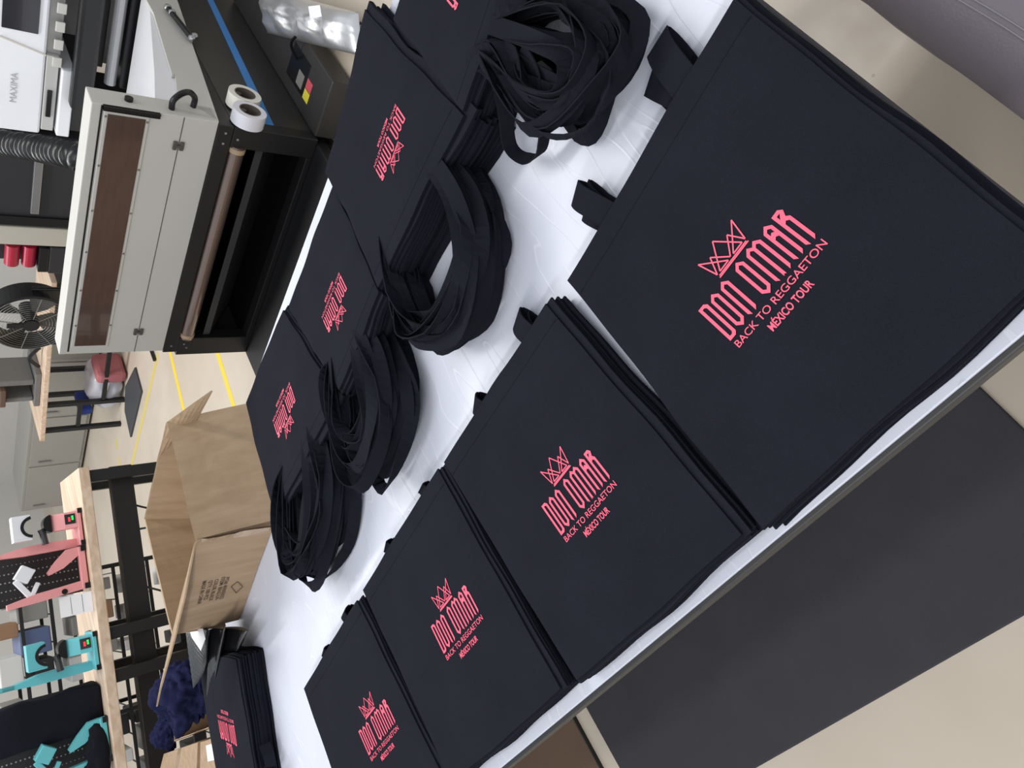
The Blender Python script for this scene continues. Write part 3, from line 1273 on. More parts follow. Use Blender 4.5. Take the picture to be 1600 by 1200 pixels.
# ------------------------------------------------------------------ powder-shaker machine behind the table
MX, MY0, MY1 = 2.56, 1.487, 2.72
pm = thing('transfer_printer_dryer', 'grey and black curing machine with a brown window and a film roll behind the table', 'machine', (3.1, 2.1, 0))
bm = BM()
add_box(bm, (MX, MY0, .502), (MX + .1, MY1 - .012, .925), .004)
obj('front_housing', bm, M_lgray, pm)
bm = BM()
add_prism(bm, [ony(x, y, MY0) for x, y in ((342, 190), (277, 0), (262, -40), (214, -40), (229, 0), (240, 20), (269, 116), (274, 116), (277, 146), (275, 170))], (0, .015, 0))
obj('side_cheek', bm, M_lgray, pm)
bm = BM()
add_prism(bm, [(MX + .1, MY0 + .016, .505), (MX + .1, MY0 + .016, .70), (MX + .3, MY0 + .016, .655), (3.85, MY0 + .016, .46), (3.85, MY0 + .016, .41)], (0, MY1 - MY0 - .04, 0))
rh_ = obj('top_cover', bm, mat('white_gloss_cover', (232, 232, 236), .3), pm)
rh_['label'] = 'white top cover behind the front housing'
# hood side wedge with gas strut
bm = BM()
add_cyl(bm, (MX + .05, MY0 - .012, .80), (MX + .05, MY0, .80), .014)
obj('lock_knob', bm, M_blackgloss, pm)
bm = BM()
add_box(bm, (MX - .006, MY0 + .015, .74), (MX - .0005, MY1 - .055, .885), .002)
win = obj('window_frame', bm, M_lgray, pm)
bm = BM()
add_box(bm, (MX - .009, MY0 + .03, .752), (MX - .0062, MY1 - .07, .873), .001)
wg = obj('window_pane', bm, mat('brown_acrylic', (84, 66, 60), .12, noise=.25, nscale=9, stretch=(1, 1, 6), coat=.6), win)
wg['label'] = 'brown tinted see-through window'
bm = BM()
for y in [MY0 + .04 + k * .2 for k in range(6)]:
    for z in (.746, .879):
        add_cyl(bm, (MX - .0095, y, z), (MX - .006, y, z), .004, 8)
obj('screw', bm, M_steel, win)
bm = BM()
add_box(bm, (MX - .002, MY0 + .002, .6245), (MX + .001, MY1 - .014, .6265))
obj('lid_seam', bm, M_dgray, pm)
bm = BM()
add_box(bm, (MX - .012, MY0 + .001, .888), (MX - .0005, MY0 + .016, .71 + .0), .002)
add_box(bm, (MX - .003, MY0 + .004, .889), (MX + .06, MY1 - .03, .895), .001)
obj('edge_seal', bm, M_blackgloss, pm)
for y in (MY0 + .12, MY1 - .145):
    bm = BM()
    for dz in (-.012, .012):
        add_box(bm, (MX - .009, y - .018, .627 + dz - .0075), (MX - .0005, y + .018, .627 + dz + .0075), .003)
    add_cyl(bm, (MX - .008, y, .612), (MX - .008, y, .642), .005, 10)
    obj('hinge', bm, mat('hinge_grey', (96, 92, 88), .4, metal=.4), pm)
# carrying handle on the side
bm = BM()
add_tube(bm, catmull([(2.60, MY0, .66), (2.60, MY0 - .035, .66), (2.612, MY0 - .06, .632), (2.63, MY0 - .06, .60), (2.64, MY0 - .035, .575), (2.64, MY0, .575)], 6), .011, 10)
obj('carry_handle', bm, M_blackgloss, pm)
bm = BM()
add_tube(bm, [ony(262, 12, MY0 - .02), ony(300, 60, MY0 - .02)], .012, 10)
st = obj('gas_strut', bm, M_blackgloss, pm)
bm = BM()
for q in ((262, 12), (269, 20), (300, 60), (304, 57)):
    c_ = ony(q[0], q[1], MY0 - .02)
    bmesh.ops.create_icosphere(bm, subdivisions=2, radius=.016, matrix=Matrix.Translation(c_))
obj('ball_joint', bm, M_steel, st)
# black stand: frame with an open front recess
bm = BM()
add_box(bm, (MX, MY0 + .01, .44), (MX + .9, MY1, .5015), .004)
add_box(bm, (MX, MY0 + .01, .10), (MX + .06, MY0 + .10, .44), .003)
add_box(bm, (MX, MY1 - .09, .10), (MX + .06, MY1 + .02, .44), .003)
add_box(bm, (MX, MY0 + .10, .10), (MX + .06, MY1 - .09, .125), .003)
obj('stand_frame', bm, M_black, pm)
bm = BM()
add_box(bm, (MX + .061, MY0 + .013, .10), (3.8, MY0 + .03, .439), .002)
obj('side_panel', bm, mat('charcoal_enamel', (48, 46, 45), .42, noise=.05), pm)
bm = BM()
add_box(bm, (MX + .061, MY1 - .02, .10), (3.8, MY1, .439), .002)
obj('side_panel', bm, MATS['charcoal_enamel'], pm)
bm = BM()
add_box(bm, (MX + .35, MY0 + .03, .10), (MX + .37, MY1 - .02, .439), .002)
add_box(bm, (MX + .06, MY0 + .03, .102), (MX + .35, MY1 - .02, .112), .002)
obj('recess_panel', bm, M_blackgloss, pm)
bm = BM()
add_prism(bm, [(MX + .02, MY0 + .105, .33), (MX + .02, MY0 + .105, .30), (MX + .26, MY0 + .105, .13), (MX + .28, MY0 + .105, .15)], (0, MY1 - MY0 - .20, 0))
obj('chute', bm, M_dgray, pm)
bm = BM()
add_cyl(bm, (MX + .02, MY0 + .095, .405), (MX + .02, MY1 - .085, .405), .032, 24)
fr_ = obj('film_roll', bm, mat('brown_film', (140, 120, 110), .26, metal=.7, noise=.1, nscale=5, coat=.8), pm, smooth=False)
fr_['label'] = 'brown translucent film roll'
for y in (MY0 + .102, MY1 - .115):
    bm = BM()
    add_cyl(bm, (MX + .02, y, .405), (MX + .02, y + .02, .405), .0335, 24)
    obj('cardboard_core', bm, mat('core_tan', (176, 152, 124), .7), fr_)
bm = BM()
add_box(bm, (2.12, MY0 + .03, .05), (MX + .3, MY1 + .03, .0995), .006)
add_box(bm, (2.12, MY0 + .03, .05), (2.14, MY1 + .03, .13), .004)
obj('front_tray', bm, M_black, pm)
for (y, z) in ((MY0 + .04, .47), (MY0 + .085, .47), (MY0 + .06, .42), (MY1 - .045, .47), (MY1 - .03, .40), (MY1 - .055, .415)):
    bm = BM()
    add_cyl(bm, (MX - .004, y, z), (MX + .001, y, z), .005, 8)
    obj('bolt', bm, M_steel, pm)
for x, y in ((MX + .05, MY0 + .05), (MX + .05, MY1 - .03), (3.7, MY0 + .05), (3.7, MY1 - .05)):
    bm = BM()
    add_cyl(bm, (x, y, .05), (x, y, .1), .012)
    add_cyl(bm, (x, y - .015, .035), (x, y + .015, .035), .035)
    obj('caster', bm, M_blackgloss, pm)
# blue tape strip on the side panel
bm = BM()
ta = [ony(324, 0, MY0 + .0125), ony(333, 0, MY0 + .0125), ony(431, 203, MY0 + .0125), ony(418, 203, MY0 + .0125)]
add_prism(bm, ta, (0, -.002, 0))
tb_ = obj('masking_tape_strip', bm, mat('blue_tape', (66, 130, 196), .6), pm)
tb_['label'] = 'blue tape strip'
# protruding power box
bm = BM()
add_box(bm, (2.58, 1.25, .02), (3.7, MY0 + .01, .11), .006)
pb_ = obj('power_box', bm, MATS['charcoal_enamel'], pm)
bm = BM()
add_box(bm, (2.78, 1.30, .1085), (2.97, 1.44, .112), .001)
so = obj('power_socket', bm, M_blackgloss, pb_)
bm = BM()
add_box(bm, (2.80, 1.36, .1121), (2.86, 1.42, .1155), .001)
obj('switch', bm, mat('grey_switch', (120, 118, 114), .5), pb_)
for k, (nm_, cc) in enumerate((('yellow_label', (214, 200, 60)), ('red_label', (196, 78, 88)))):
    bm = BM()
    add_box(bm, (2.72, 1.395 - k * .045, .1103), (2.775, 1.437 - k * .045, .1112))
    obj('warning_label', bm, mat(nm_, cc, .6), pb_)['label'] = nm_.replace('_', ' ')
bm = BM()
add_tube(bm, catmull([(2.9, 1.34, .118), (2.9, 1.28, .16), (2.84, 1.2, .15), (2.76, 1.12, .06), (2.7, 1.05, .012)], 6), .006, 8)
tag(obj('power_cable', bm, M_blackgloss), 'black power cable plugged into the curing machine', 'cable')

# two rolls of packing tape hung on the corner of the machine
for (px, py, ccol, lb) in ((383, 146, (226, 224, 214), 'cream roll of tape on the machine side, upper of two'),
                           (391, 172, (222, 222, 230), 'white roll of tape on the machine side, nearer the grey front')):
    c = ony(px, py, MY0 - .05)
    t = thing('tape_roll', lb, 'tape roll', c, 'tape rolls on the curing machine')
    bm = BM()
    add_ring(bm, c, (0, 1, 0), .062, .04, .055, 40)
    obj('tape', bm, mat('tape_' + str(ccol[0]), ccol, .35), t, smooth=False)
    bm = BM()
    add_ring(bm, c - Vector((0, .001, 0)), (0, 1, 0), .0398, .036, .057, 40)
    obj('core', bm, mat('tape_core', (92, 84, 78), .6), t)
    bm = BM()
    add_cyl(bm, c + Vector((0, .003, .024)), c + Vector((0, .0635, .024)), .011, 10)
    obj('hook', bm, M_blackgloss, t)

# silver foil bag on the power box
def pillow(pts, th, label, name, material, crease=.02, seed=1, cat='bag'):
    bm = BM()
    A, B_, C_, D = [Vector(p) for p in pts]
    nx = 34
    G = []
    for s in (1, -1):
        g = []
        for i in range(nx + 1):
            row = []
            for j in range(nx + 1):
                u, v = i / nx, j / nx
                p = (A * (1 - u) + B_ * u) * (1 - v) + (D * (1 - u) + C_ * u) * v
                bul = max(0, math.sin(math.pi * u) * math.sin(math.pi * v)) ** .45
                cr = abs(mnoise.noise(Vector((p.x * 8, p.y * 8, seed)))) * 1.3 + .35 * abs(mnoise.noise(Vector((p.x * 24, p.y * 24, seed))))
                z = (th * bul + .001 - crease * cr * bul) if s > 0 else 0.0
                row.append(bm.verts.new(p + Vector((0, 0, z))))
            g.append(row)
        G.append(g)
    for g in G:
        for i in range(nx):
            for j in range(nx):
                bm.faces.new((g[i][j], g[i + 1][j], g[i + 1][j + 1], g[i][j + 1]))
    a, b = G
    for k in range(nx):
        bm.faces.new((a[0][k], a[0][k + 1], b[0][k + 1], b[0][k]))
        bm.faces.new((a[nx][k], a[nx][k + 1], b[nx][k + 1], b[nx][k]))
        bm.faces.new((a[k][0], a[k + 1][0], b[k + 1][0], b[k][0]))
        bm.faces.new((a[k][nx], a[k + 1][nx], b[k + 1][nx], b[k][nx]))
    return tag(obj(name, bm, material, smooth=True), label, cat)


zs = .115
fb = pillow([onz(408, -20, zs), onz(560, 20, zs), onz(566, 88, zs), onz(418, 52, zs)], .10,
       'crumpled silver foil bag with a small white label lying beside the machine', 'foil_bag', mat('silver_foil', (222, 222, 224), .3, metal=.75, bump=.5, bscale=40), .05, 4)
bm = BM()
add_prism(bm, [onz(482, 10, .215), onz(500, 8, .215), onz(503, 26, .215), onz(485, 30, .215)], (0, 0, .001))
obj('paper_label', bm, M_tag, fb)['label'] = 'small white label'

# ------------------------------------------------------------------ quilted grey bench seat at the top right
bm = BM()
M_seat = mat('grey_leatherette', (122, 114, 122), .45, noise=.06, nscale=5, bump=.3, bscale=300)
vs = add_box(bm, (-.6, -.75, .10), (1.3, .045, .47), .0)
bmesh.ops.subdivide_edges(bm, edges=bm.edges, cuts=24, use_grid_fill=True)
for v in bm.verts:
    p = v.co
    # rounded long edge and padded top with small puckers
    ey_ = (.045 - p.y)
    if p.z > .4 and ey_ < .06:
        p.z -= (1 - ey_ / .06) ** 2 * .03
    p.y += .004 * mnoise.noise(p * 18) + .003 * mnoise.noise(p * 40)
    p.z += .004 * mnoise.noise(p * 9)
seat = thing('padded_bench', 'grey leatherette padded seat with double stitching at the top right corner', 'seat', (.35, -.35, 0))
obj('cushion', bm, M_seat, seat, smooth=True)
bm = BM()
for off in (.062, .07):
    add_tube(bm, [Vector((-.55 + k * .03, .045 - off + .0015 * math.sin(k * .7), .4725 + .004 * mnoise.noise(Vector((-.55 + k * .03, -.02, .47)) * 9))) for k in range(62)], .0009, 6)
obj('stitching', bm, mat('grey_thread', (150, 146, 152), .8), seat)
for x in (-.5, 1.2):
    for y in (-.68, -.06):
        bm = BM()
        add_cyl(bm, (x, y, 0), (x, y, .105), .02)
        obj('leg', bm, M_black, seat)

# ------------------------------------------------------------------ machines and cabinets behind the curing machine
def ybox(px0, py0, px1, py1, X, depth, bevel=.004, bm=None, y_pad=0):
    """box whose front lies on the vertical plane X; the two reference points give its height and width"""
    a, b = onx(px0, py0, X), onx(px1, py1, X)
    bm = bm or BM()
    add_box(bm, (X, min(a.y, b.y) - y_pad, min(a.z, b.z)), (X + depth, max(a.y, b.y) + y_pad, max(a.z, b.z)), bevel)
    return bm


XP = 3.95
pr = thing('large_format_printer', 'white large-format printer with a dark window at the top left, behind the curing machine', 'printer', (4.2, 2.0, 0))
bm = BM()
add_box(bm, (XP, .9, .80), (XP + .5, 2.52, 1.22), .012)
obj('cover', bm, M_white, pr)
bm = BM()
add_box(bm, (XP - .006, .95, .84), (XP - .0005, 1.985, .985), .004)
o = obj('window', bm, mat('smoked_window', (20, 21, 32), .12, coat=.5), pr)
o['label'] = 'smoked dark window'
bm = BM()
a, b = onx(0, 56, XP), onx(72, 86, XP)
add_prism(bm, [(XP - .004, a.y - .004, a.z), (XP - .004, a.y + .004, a.z), (XP - .004, b.y + .004, b.z), (XP - .004, b.y - .004, b.z)], (.0035, 0, 0))
obj('cover_seam', bm, mat('seam_beige', (196, 190, 180), .6), pr)
bm = BM()
add_box(bm, (XP + .03, .9, .735), (XP + .5, 2.49, .80), .004)
obj('side_strip', bm, mat('pale_grey_plastic', (178, 177, 174), .5), pr)
bm = BM()
add_box(bm, (XP - .004, 2.08, .745), (XP + .028, 2.49, .798), .003)
obj('lower_strip', bm, mat('pale_grey_plastic', (178, 177, 174), .5), pr)
bm = BM()
add_box(bm, (XP - .012, 2.26, .762), (XP - .0045, 2.41, .785), .004)
obj('latch', bm, M_blackgloss, pr)
bm = BM()
add_box(bm, (XP - .03, 2.13, .675), (XP + .4, 2.50, .734), .006)
obj('end_cap', bm, M_white, pr)
bm = BM()
add_box(bm, (XP + .02, 2.15, .60), (XP + .4, 2.49, .674), .004)
obj('end_leg', bm, MATS['charcoal_enamel'], pr)
bm = BM()
add_box(bm, (XP - .10, .9, .60), (XP - .03, 2.30, .70), .02)
obj('feed_rail', bm, M_blackgloss, pr)
bm = BM()
bm.free()
for k in range(5):
    bm = BM()
    add_box(bm, (XP - .012, 1.72 + k * .09, .735), (XP - .002, 1.77 + k * .09, .775), .003)
    obj('pinch_roller', bm, M_lgray, pr)
bm = BM()
add_box(bm, (XP + .05, .9, .545), (XP + .35, 2.12, .60), .004)
obj('take_up_tray', bm, M_black, pr)
bm = BM()
add_cyl(bm, (XP - .02, .9, .52), (XP - .02, 2.16, .52), .028, 16)
obj('paper_bar', bm, mat('satin_aluminium', (188, 189, 192), .35, metal=.5), pr)
bm = BM()
add_box(bm, (XP - .06, .9, .40), (XP + .02, 2.16, .485), .01)
obj('take_up_shaft', bm, M_blackgloss, pr)
wall_text(pr, 'MAXIMA', onx(20, 118, XP) + Vector((-.001, 0, 0)) + Vector((0, .14, -.02)), Vector((0, -1, 0)), Vector((0, 0, 1)), .03, mat('badge_grey', (172, 172, 178), .4, metal=.3), 'raised_badge')
for y in (1.1, 2.35):
    bm = BM()
    add_box(bm, (XP + .08, y - .04, .0), (XP + .36, y + .04, .60), .01)
    obj('leg', bm, M_black, pr)

bm = BM()
add_box(bm, (4.46, .8, 0), (4.6, 2.34, .74), .01)
bm2 = obj('roll_cabinet', bm, mat('white_curtain', (214, 215, 220), .6))
tag(bm2, 'white cabinet panel beyond the curing machine hood at the top of the photo', 'cabinet')

# ribbed black hose
hose = thing('flexible_hose', 'ribbed black flexible hose leading to the curing machine', 'hose', (2.9, 2.0, .9))
hp = catmull([onx(-60, 205, 3.6), onx(0, 222, 3.4), onx(60, 232, 3.1), onx(124, 246, 2.80), Vector((2.84, 1.98, .80)), Vector((2.86, 1.98, .70))], 13)
hs_, hr_, acc = [hp[0]], [], 0.0
for a_, b_ in zip(hp[:-1], hp[1:]):
    L_ = (b_ - a_).length
    n_s = max(1, int(L_ / .007))
    hs_ += [a_ + (b_ - a_) * (k_s + 1) / n_s for k_s in range(n_s)]
rad, acc = [], 0.0
for i_s, p_s in enumerate(hs_):
    if i_s:
        acc += (p_s - hs_[i_s - 1]).length
    rad.append(.046 + .012 * math.sin(2 * math.pi * acc / .042))
hp = hs_
bm = BM()
add_tube(bm, hp, rad, 18)
obj('ribbed_tube', bm, M_blackgloss, hose, smooth=True)

XB = 3.95
kb = thing('black_cabinet', 'black equipment cabinet with a silver bar, left of the ribbed hose', 'cabinet', (4.2, 2.85, 0))
bm = BM()
add_box(bm, (XB, 2.53, .02), (XB + .5, 3.11, 1.15), .01)
obj('body', bm, mat('satin_black', (38, 38, 42), .4), kb)
bm = BM()
add_box(bm, (XB - .02, 2.55, .775), (XB - .001, 3.02, .815), .003)
obj('silver_bar', bm, M_steel, kb)
bm = BM()
add_box(bm, (XB - .015, 3.05, .1), (XB - .0005, 3.11, 1.14), .004)
obj('side_trim', bm, M_blackgloss, kb)
bm = BM()
add_box(bm, (XB, 3.13, 0), (XB + .4, 3.26, 1.1), .006)
tag(obj('storage_case', bm, mat('putty_grey', (170, 166, 156), .6)), 'narrow putty grey case between two black cabinets', 'cabinet')
kc = thing('black_cabinet', 'narrow black cabinet next to the fan, holding red rolls', 'cabinet', (4.2, 3.38, 0))
bm = BM()
add_box(bm, (XB + .0, 3.27, 0.0), (XB + .4, 3.47, .70), .008)
add_box(bm, (XB + .12, 3.27, .70), (XB + .4, 3.47, 1.1), .008)
obj('body', bm, MATS['satin_black'], kc)
for k in range(2):
    y0 = 3.30
    z0_ = .79 + k * .085
    bm = BM()
    add_cyl(bm, (XB + .06, y0, z0_), (XB + .06, y0 + .145, z0_), .038, 20)
    t = tag(obj('vinyl_roll', bm, mat('crimson_vinyl', (158, 22, 52), .35)), 'red roll on the black cabinet, ' + ('lower of the two' if k == 0 else 'upper, at the left photo edge'), 'roll', 'red rolls on the black cabinet')
bm = BM()
add_box(bm, (XB - .0, 3.28, .701), (XB + .115, 3.46, .751), .004)
tag(obj('roll_stand', bm, M_blackgloss), 'small black stand under the red rolls', 'stand')

# drum fan
FX = 4.05
fc = Vector((FX, 3.925, .753))
fan = thing('drum_fan', 'round black metal fan with a wire guard beside the curing machine', 'fan', (FX, 3.925, .0))
R_ = .232
bm = BM()
add_ring(bm, fc + Vector((-.06, 0, 0)), (1, 0, 0), R_, R_ - .022, .13, 48)
obj('drum', bm, M_black, fan)
bm = BM()
for rr_ in [.05 + .017 * k for k in range(11)]:
    add_tube(bm, [fc + Vector((-.07, math.cos(t) * rr_, math.sin(t) * rr_)) for t in [2 * math.pi * k / 36 for k in range(36)]], .0013, 4, closed=True)
for k in range(8):
    t = 2 * math.pi * k / 8 + .2
    add_tube(bm, [fc + Vector((-.072, 0, 0)), fc + Vector((-.072, math.cos(t) * (R_ - .01), math.sin(t) * (R_ - .01)))], .0025, 6)
obj('wire_guard', bm, mat('fan_wire', (120, 119, 116), .4, metal=.5), fan)
for k in range(4):
    bm = BM()
    t0 = k * math.pi / 2 + .5
    pts = []
    for (rr_, dt, dx) in ((.05, -.25, .02), (.12, -.5, .035), (.205, -.42, .04), (.205, .32, -.02), (.12, .38, -.015), (.05, .3, 0)):
        pts.append(fc + Vector((dx, math.cos(t0 + dt) * rr_, math.sin(t0 + dt) * rr_)))
    add_prism(bm, pts, (.003, 0, 0))
    obj('blade', bm, mat('fan_blade', (92, 90, 88), .35, metal=.4), fan)
bm = BM()
add_cyl(bm, fc + Vector((-.085, 0, 0)), fc + Vector((.1, 0, 0)), .045, 20)
add_box(bm, fc + Vector((-.082, -.02, 0)), fc + Vector((-.075, .02, .13)), .002)
obj('motor', bm, M_blackgloss, fan)
for s in (-1, 1):
    bm = BM()
    add_tube(bm, [fc + Vector((0, s * (R_ + .01), 0)), (FX, 3.925 + s * (R_ + .01), .06), (FX, 3.925 + s * (R_ + .01), .012)], .012, 8)
    add_tube(bm, [(FX - .2, 3.925 + s * (R_ + .01), .013), (FX + .2, 3.925 + s * (R_ + .01), .013)], .012, 8)
    obj('stand_leg', bm, M_black, fan)

# ------------------------------------------------------------------ low bench by the back wall
A2 = onz(62, 690, .58)
B2 = onz(73, 540, .58)
e2 = (A2 - B2).normalized()
n2 = Vector((e2.y, -e2.x, 0))
if n2.x < 0:
    n2 = -n2


def frame_mtx(o, ex, ey):
    mm = Matrix.Identity(4)
    mm.col[0][:3] = ex
    mm.col[1][:3] = ey
    mm.col[2][:3] = (0, 0, 1)
    mm.translation = o
    return mm


F2m = frame_mtx(Vector((A2.x, A2.y, 0)), -e2, n2)
if F2m.determinant() < 0:
    F2m = frame_mtx(Vector((A2.x, A2.y, 0)), -e2, n2)


def lbox(bm, F, lo, hi, bevel=.003):
    g = add_box(bm, lo, hi, bevel, F)


lw = thing('low_bench', 'low bench with a light wooden top and black metal frame near the back wall', 'bench', F2m @ Vector((.8, .25, 0)))
bm = BM()
lbox(bm, F2m, (0, 0, .545), (1.5, .5, .58), .004)
obj('tabletop', bm, M_wood, lw)
for x in (.05, .32, 1.0, 1.42):
    for y in (.03, .44):
        bm = BM()
        lbox(bm, F2m, (x, y, 0), (x + .035, y + .035, .5445))
        obj('leg', bm, M_black, lw)
bm = BM()
lbox(bm, F2m, (.0865, .035, .3), (.3185, .06, .33))
lbox(bm, F2m, (.3565, .035, .14), (.9985, .06, .17))
obj('crossbar', bm, M_black, lw)
gq = thing('heat_press', 'grey heat press standing on the low bench below the fan', 'press', F2m @ Vector((.55, .25, .5805)))
bm = BM()
lbox(bm, F2m, (.3, .08, .5805), (.62, .42, .62), .006)
obj('base', bm, mat('mid_grey', (108, 107, 106), .5), gq)
bm = BM()
lbox(bm, F2m, (.34, .1, .621), (.38, .38, .80), .01)
lbox(bm, F2m, (.5, .1, .621), (.55, .38, .86), .01)
obj('arm', bm, mat('mid_grey', (108, 107, 106), .5), gq)
bm = BM()
lbox(bm, F2m, (.33, .06, .801), (.49, .4, .84), .008)
obj('platen', bm, mat('brown_platen', (92, 72, 60), .5), gq)
bm = BM()
add_tube(bm, catmull([F2m @ Vector((.68, .1, .60)), F2m @ Vector((.76, .1, .66)), F2m @ Vector((.84, .1, .62)), F2m @ Vector((.86, .1, .60))], 6), .014, 8)
obj('lever', bm, M_blackgloss, gq)

# pale storage bag with red print under that bench
q = onz(200, 590, .02)
sb = onz(186, 592, 0)
pt = thing('plastic_bag', 'translucent plastic bag with red and blue contents behind the curing machine', 'bag', sb)
heap_b = BM()
bmesh.ops.create_icosphere(heap_b, subdivisions=4, radius=1)
for v in heap_b.verts:
    d = v.co.normalized()
    r = 1 + .2 * mnoise.noise(d * 2 + Vector((2, 0, 0)))
    v.co = Vector((d.x * r * .2, d.y * r * .22, .0 + max(0.005, (d.z * r + .8) * .14))) + sb
obj('wrap', heap_b, mat('cloudy_plastic', (196, 196, 206), .3, coat=.3), pt, smooth=True)
bm = BM()
add_box(bm, sb + Vector((-.19, -.26, .01)), sb + Vector((.06, -.16, .22)), .03)
obj('red_pack', bm, mat('faded_red', (176, 104, 110), .6), pt)
bm = BM()
add_box(bm, sb + Vector((-.16, .17, .2)), sb + Vector((.05, .24, .3)), .02)
obj('blue_pack', bm, mat('royal_blue', (38, 58, 140), .6), pt)

# grey metal cabinet against the back wall
bm = BM()
cx, cy = 4.95, 6.3
gc = thing('metal_cabinet', 'low grey metal cabinet behind the low bench', 'cabinet', (5.15, 6.4, 0))
add_box(bm, (4.95, 5.3, .02), (5.45, 7.5, .50), .006)
obj('body', bm, mat('warm_grey_metal', (150, 147, 140), .45, noise=.06, nscale=3), gc)
for k in range(3):
    bm = BM()
    add_box(bm, (4.938, 5.33 + k * .72, .05), (4.949, 6.02 + k * .72, .47), .003)
    d_ = obj('door', bm, MATS['warm_grey_metal'], gc)
    bm = BM()
    add_box(bm, (4.92, 5.95 + k * .72, .3), (4.9375, 5.97 + k * .72, .4), .002)
    obj('handle', bm, M_steel, d_)

# yellow floor tape and dashed tape
def floor_strip(a, b, w, label, material, dashed=0):
    a, b = Vector((a.x, a.y, 0)), Vector((b.x, b.y, 0))
    d = (b - a).normalized()
    n = Vector((-d.y, d.x, 0)) * w / 2
    bm = BM()
    if dashed:
        L = (b - a).length
        k = 0
        while k * dashed < L:
            s, e = a + d * k * dashed, a + d * min(L, (k * dashed + dashed * .55))
            add_prism(bm, [s - n, e - n, e + n, s + n], (0, 0, .001))
            k += 1
    else:
        add_prism(bm, [a - n, b - n, b + n, a + n], (0, 0, .001))
    return tag(obj('floor_tape', bm, material), label, 'floor tape')


M_yel = mat('yellow_tape', (236, 204, 64), .5)
M_yel2 = mat('worn_yellow_tape', (206, 188, 108), .6)


def ext(a, b, s, e):
    return a + (b - a) * s, a + (b - a) * e


a, b = ext(onz(341, 555, 0), onz(367, 640, 0), -1.5, 1.3)
floor_strip(a, b, .05, 'yellow floor tape line nearest the table, between machine and carton', M_yel)
a, b = ext(onz(267, 555, 0), onz(287, 640, 0), -1.0, 1.2)
floor_strip(a, b, .05, 'second yellow floor tape line, just behind the carton flap', M_yel)
floor_strip(onz(247, 553, 0), onz(196, 768, 0), .045, 'worn yellow tape line running past the dark floor panel', M_yel2)
o_t = floor_strip(onz(181, 685, 0), onz(194, 768, 0), .05, 'dashed yellow and black tape by the grey cabinet', M_yel2, dashed=.16)
bm = BM()
add_prism(bm, [onz(198, 604, .002), onz(213, 574, .002), onz(223, 612, .002), onz(206, 683, .002), onz(197, 642, .002)], (0, 0, .012))
tag(obj('floor_panel', bm, mat('slate_mat', (62, 64, 68), .6)), 'dark grey floor mat lying beyond the carton beside the yellow tape', 'mat')

# ------------------------------------------------------------------ workbench with the cap presses
BZ = .85
P0 = onz(122, 731, BZ)
P1 = onz(180, 1190, BZ)
eb = (P1 - P0).normalized()
nb = Vector((-eb.y, eb.x, 0))
if nb.y < 0:
    nb = -nb
FB = frame_mtx(Vector((P0.x, P0.y, 0)), eb, nb)
LB = 1.75
wb = thing('workbench', 'long light wooden workbench on a black steel frame holding the pink and turquoise presses', 'workbench', FB @ Vector((LB / 2, .3, 0)))
bm = BM()
vs = add_box(bm, (0, 0, BZ - .045), (LB, .5, BZ), .004, FB)
obj('tabletop', bm, M_wood, wb)
for x in (.015, .74, .93, 1.66):
    for y in (.02, .42):
        bm = BM()
        lbox(bm, FB, (x, y, 0.0), (x + .055, y + .055, BZ - .046))
        obj('leg', bm, M_black, wb)
bm = BM()
lbox(bm, FB, (.02, .0765, .30), (.07, .4185, .35))
lbox(bm, FB, (1.665, .0765, .30), (1.715, .4185, .35))
lbox(bm, FB, (.0, .11, .60), (LB, .17, .70))
lbox(bm, FB, (.0, .44, .34), (LB, .47, .40))
lbox(bm, FB, (.745, .0765, .30), (.79, .4185, .35))
lbox(bm, FB, (.935, .0765, .30), (.98, .4185, .35))
obj('crossbar', bm, M_black, wb)


def peg_material():
    M = bpy.data.materials.new('pegboard_black')
    M.use_nodes = True
    nt = M.node_tree
    b = nt.nodes['Principled BSDF']
    b.inputs['Roughness'].default_value = .5
    tc = nt.nodes.new('ShaderNodeTexCoord')
    v = nt.nodes.new('ShaderNodeTexVoronoi')
    v.inputs['Randomness'].default_value = 0
    v.inputs['Scale'].default_value = 60
    nt.links.new(tc.outputs['Object'], v.inputs[0])
    c = nt.nodes.new('ShaderNodeMath')
    c.operation = 'LESS_THAN'
    c.inputs[1].default_value = .2
    nt.links.new(v.outputs['Distance'], c.inputs[0])
    mx = nt.nodes.new('ShaderNodeMixRGB')
    mx.inputs[1].default_value = (*lin((20, 20, 22)), 1)
    mx.inputs[2].default_value = (*lin((150, 150, 150)), 1)  # pale dots painted in for light showing through the holes
    nt.links.new(c.outputs[0], mx.inputs[0])
    nt.links.new(mx.outputs[0], b.inputs['Base Color'])
    return M


M_peg = peg_material()
M_red = mat('red_digits', (255, 50, 70), .5, emis=(255, 50, 70))
M_green = mat('green_digits', (40, 230, 90), .5, emis=(40, 230, 90))


PS = .64


def press_frame(x, y):
    # local: x to the right as one faces the press, y away, z up
    o = FB @ Vector((x, y, BZ + .0006))
    return frame_mtx(o, -eb, nb) @ Matrix.Scale(PS, 4)


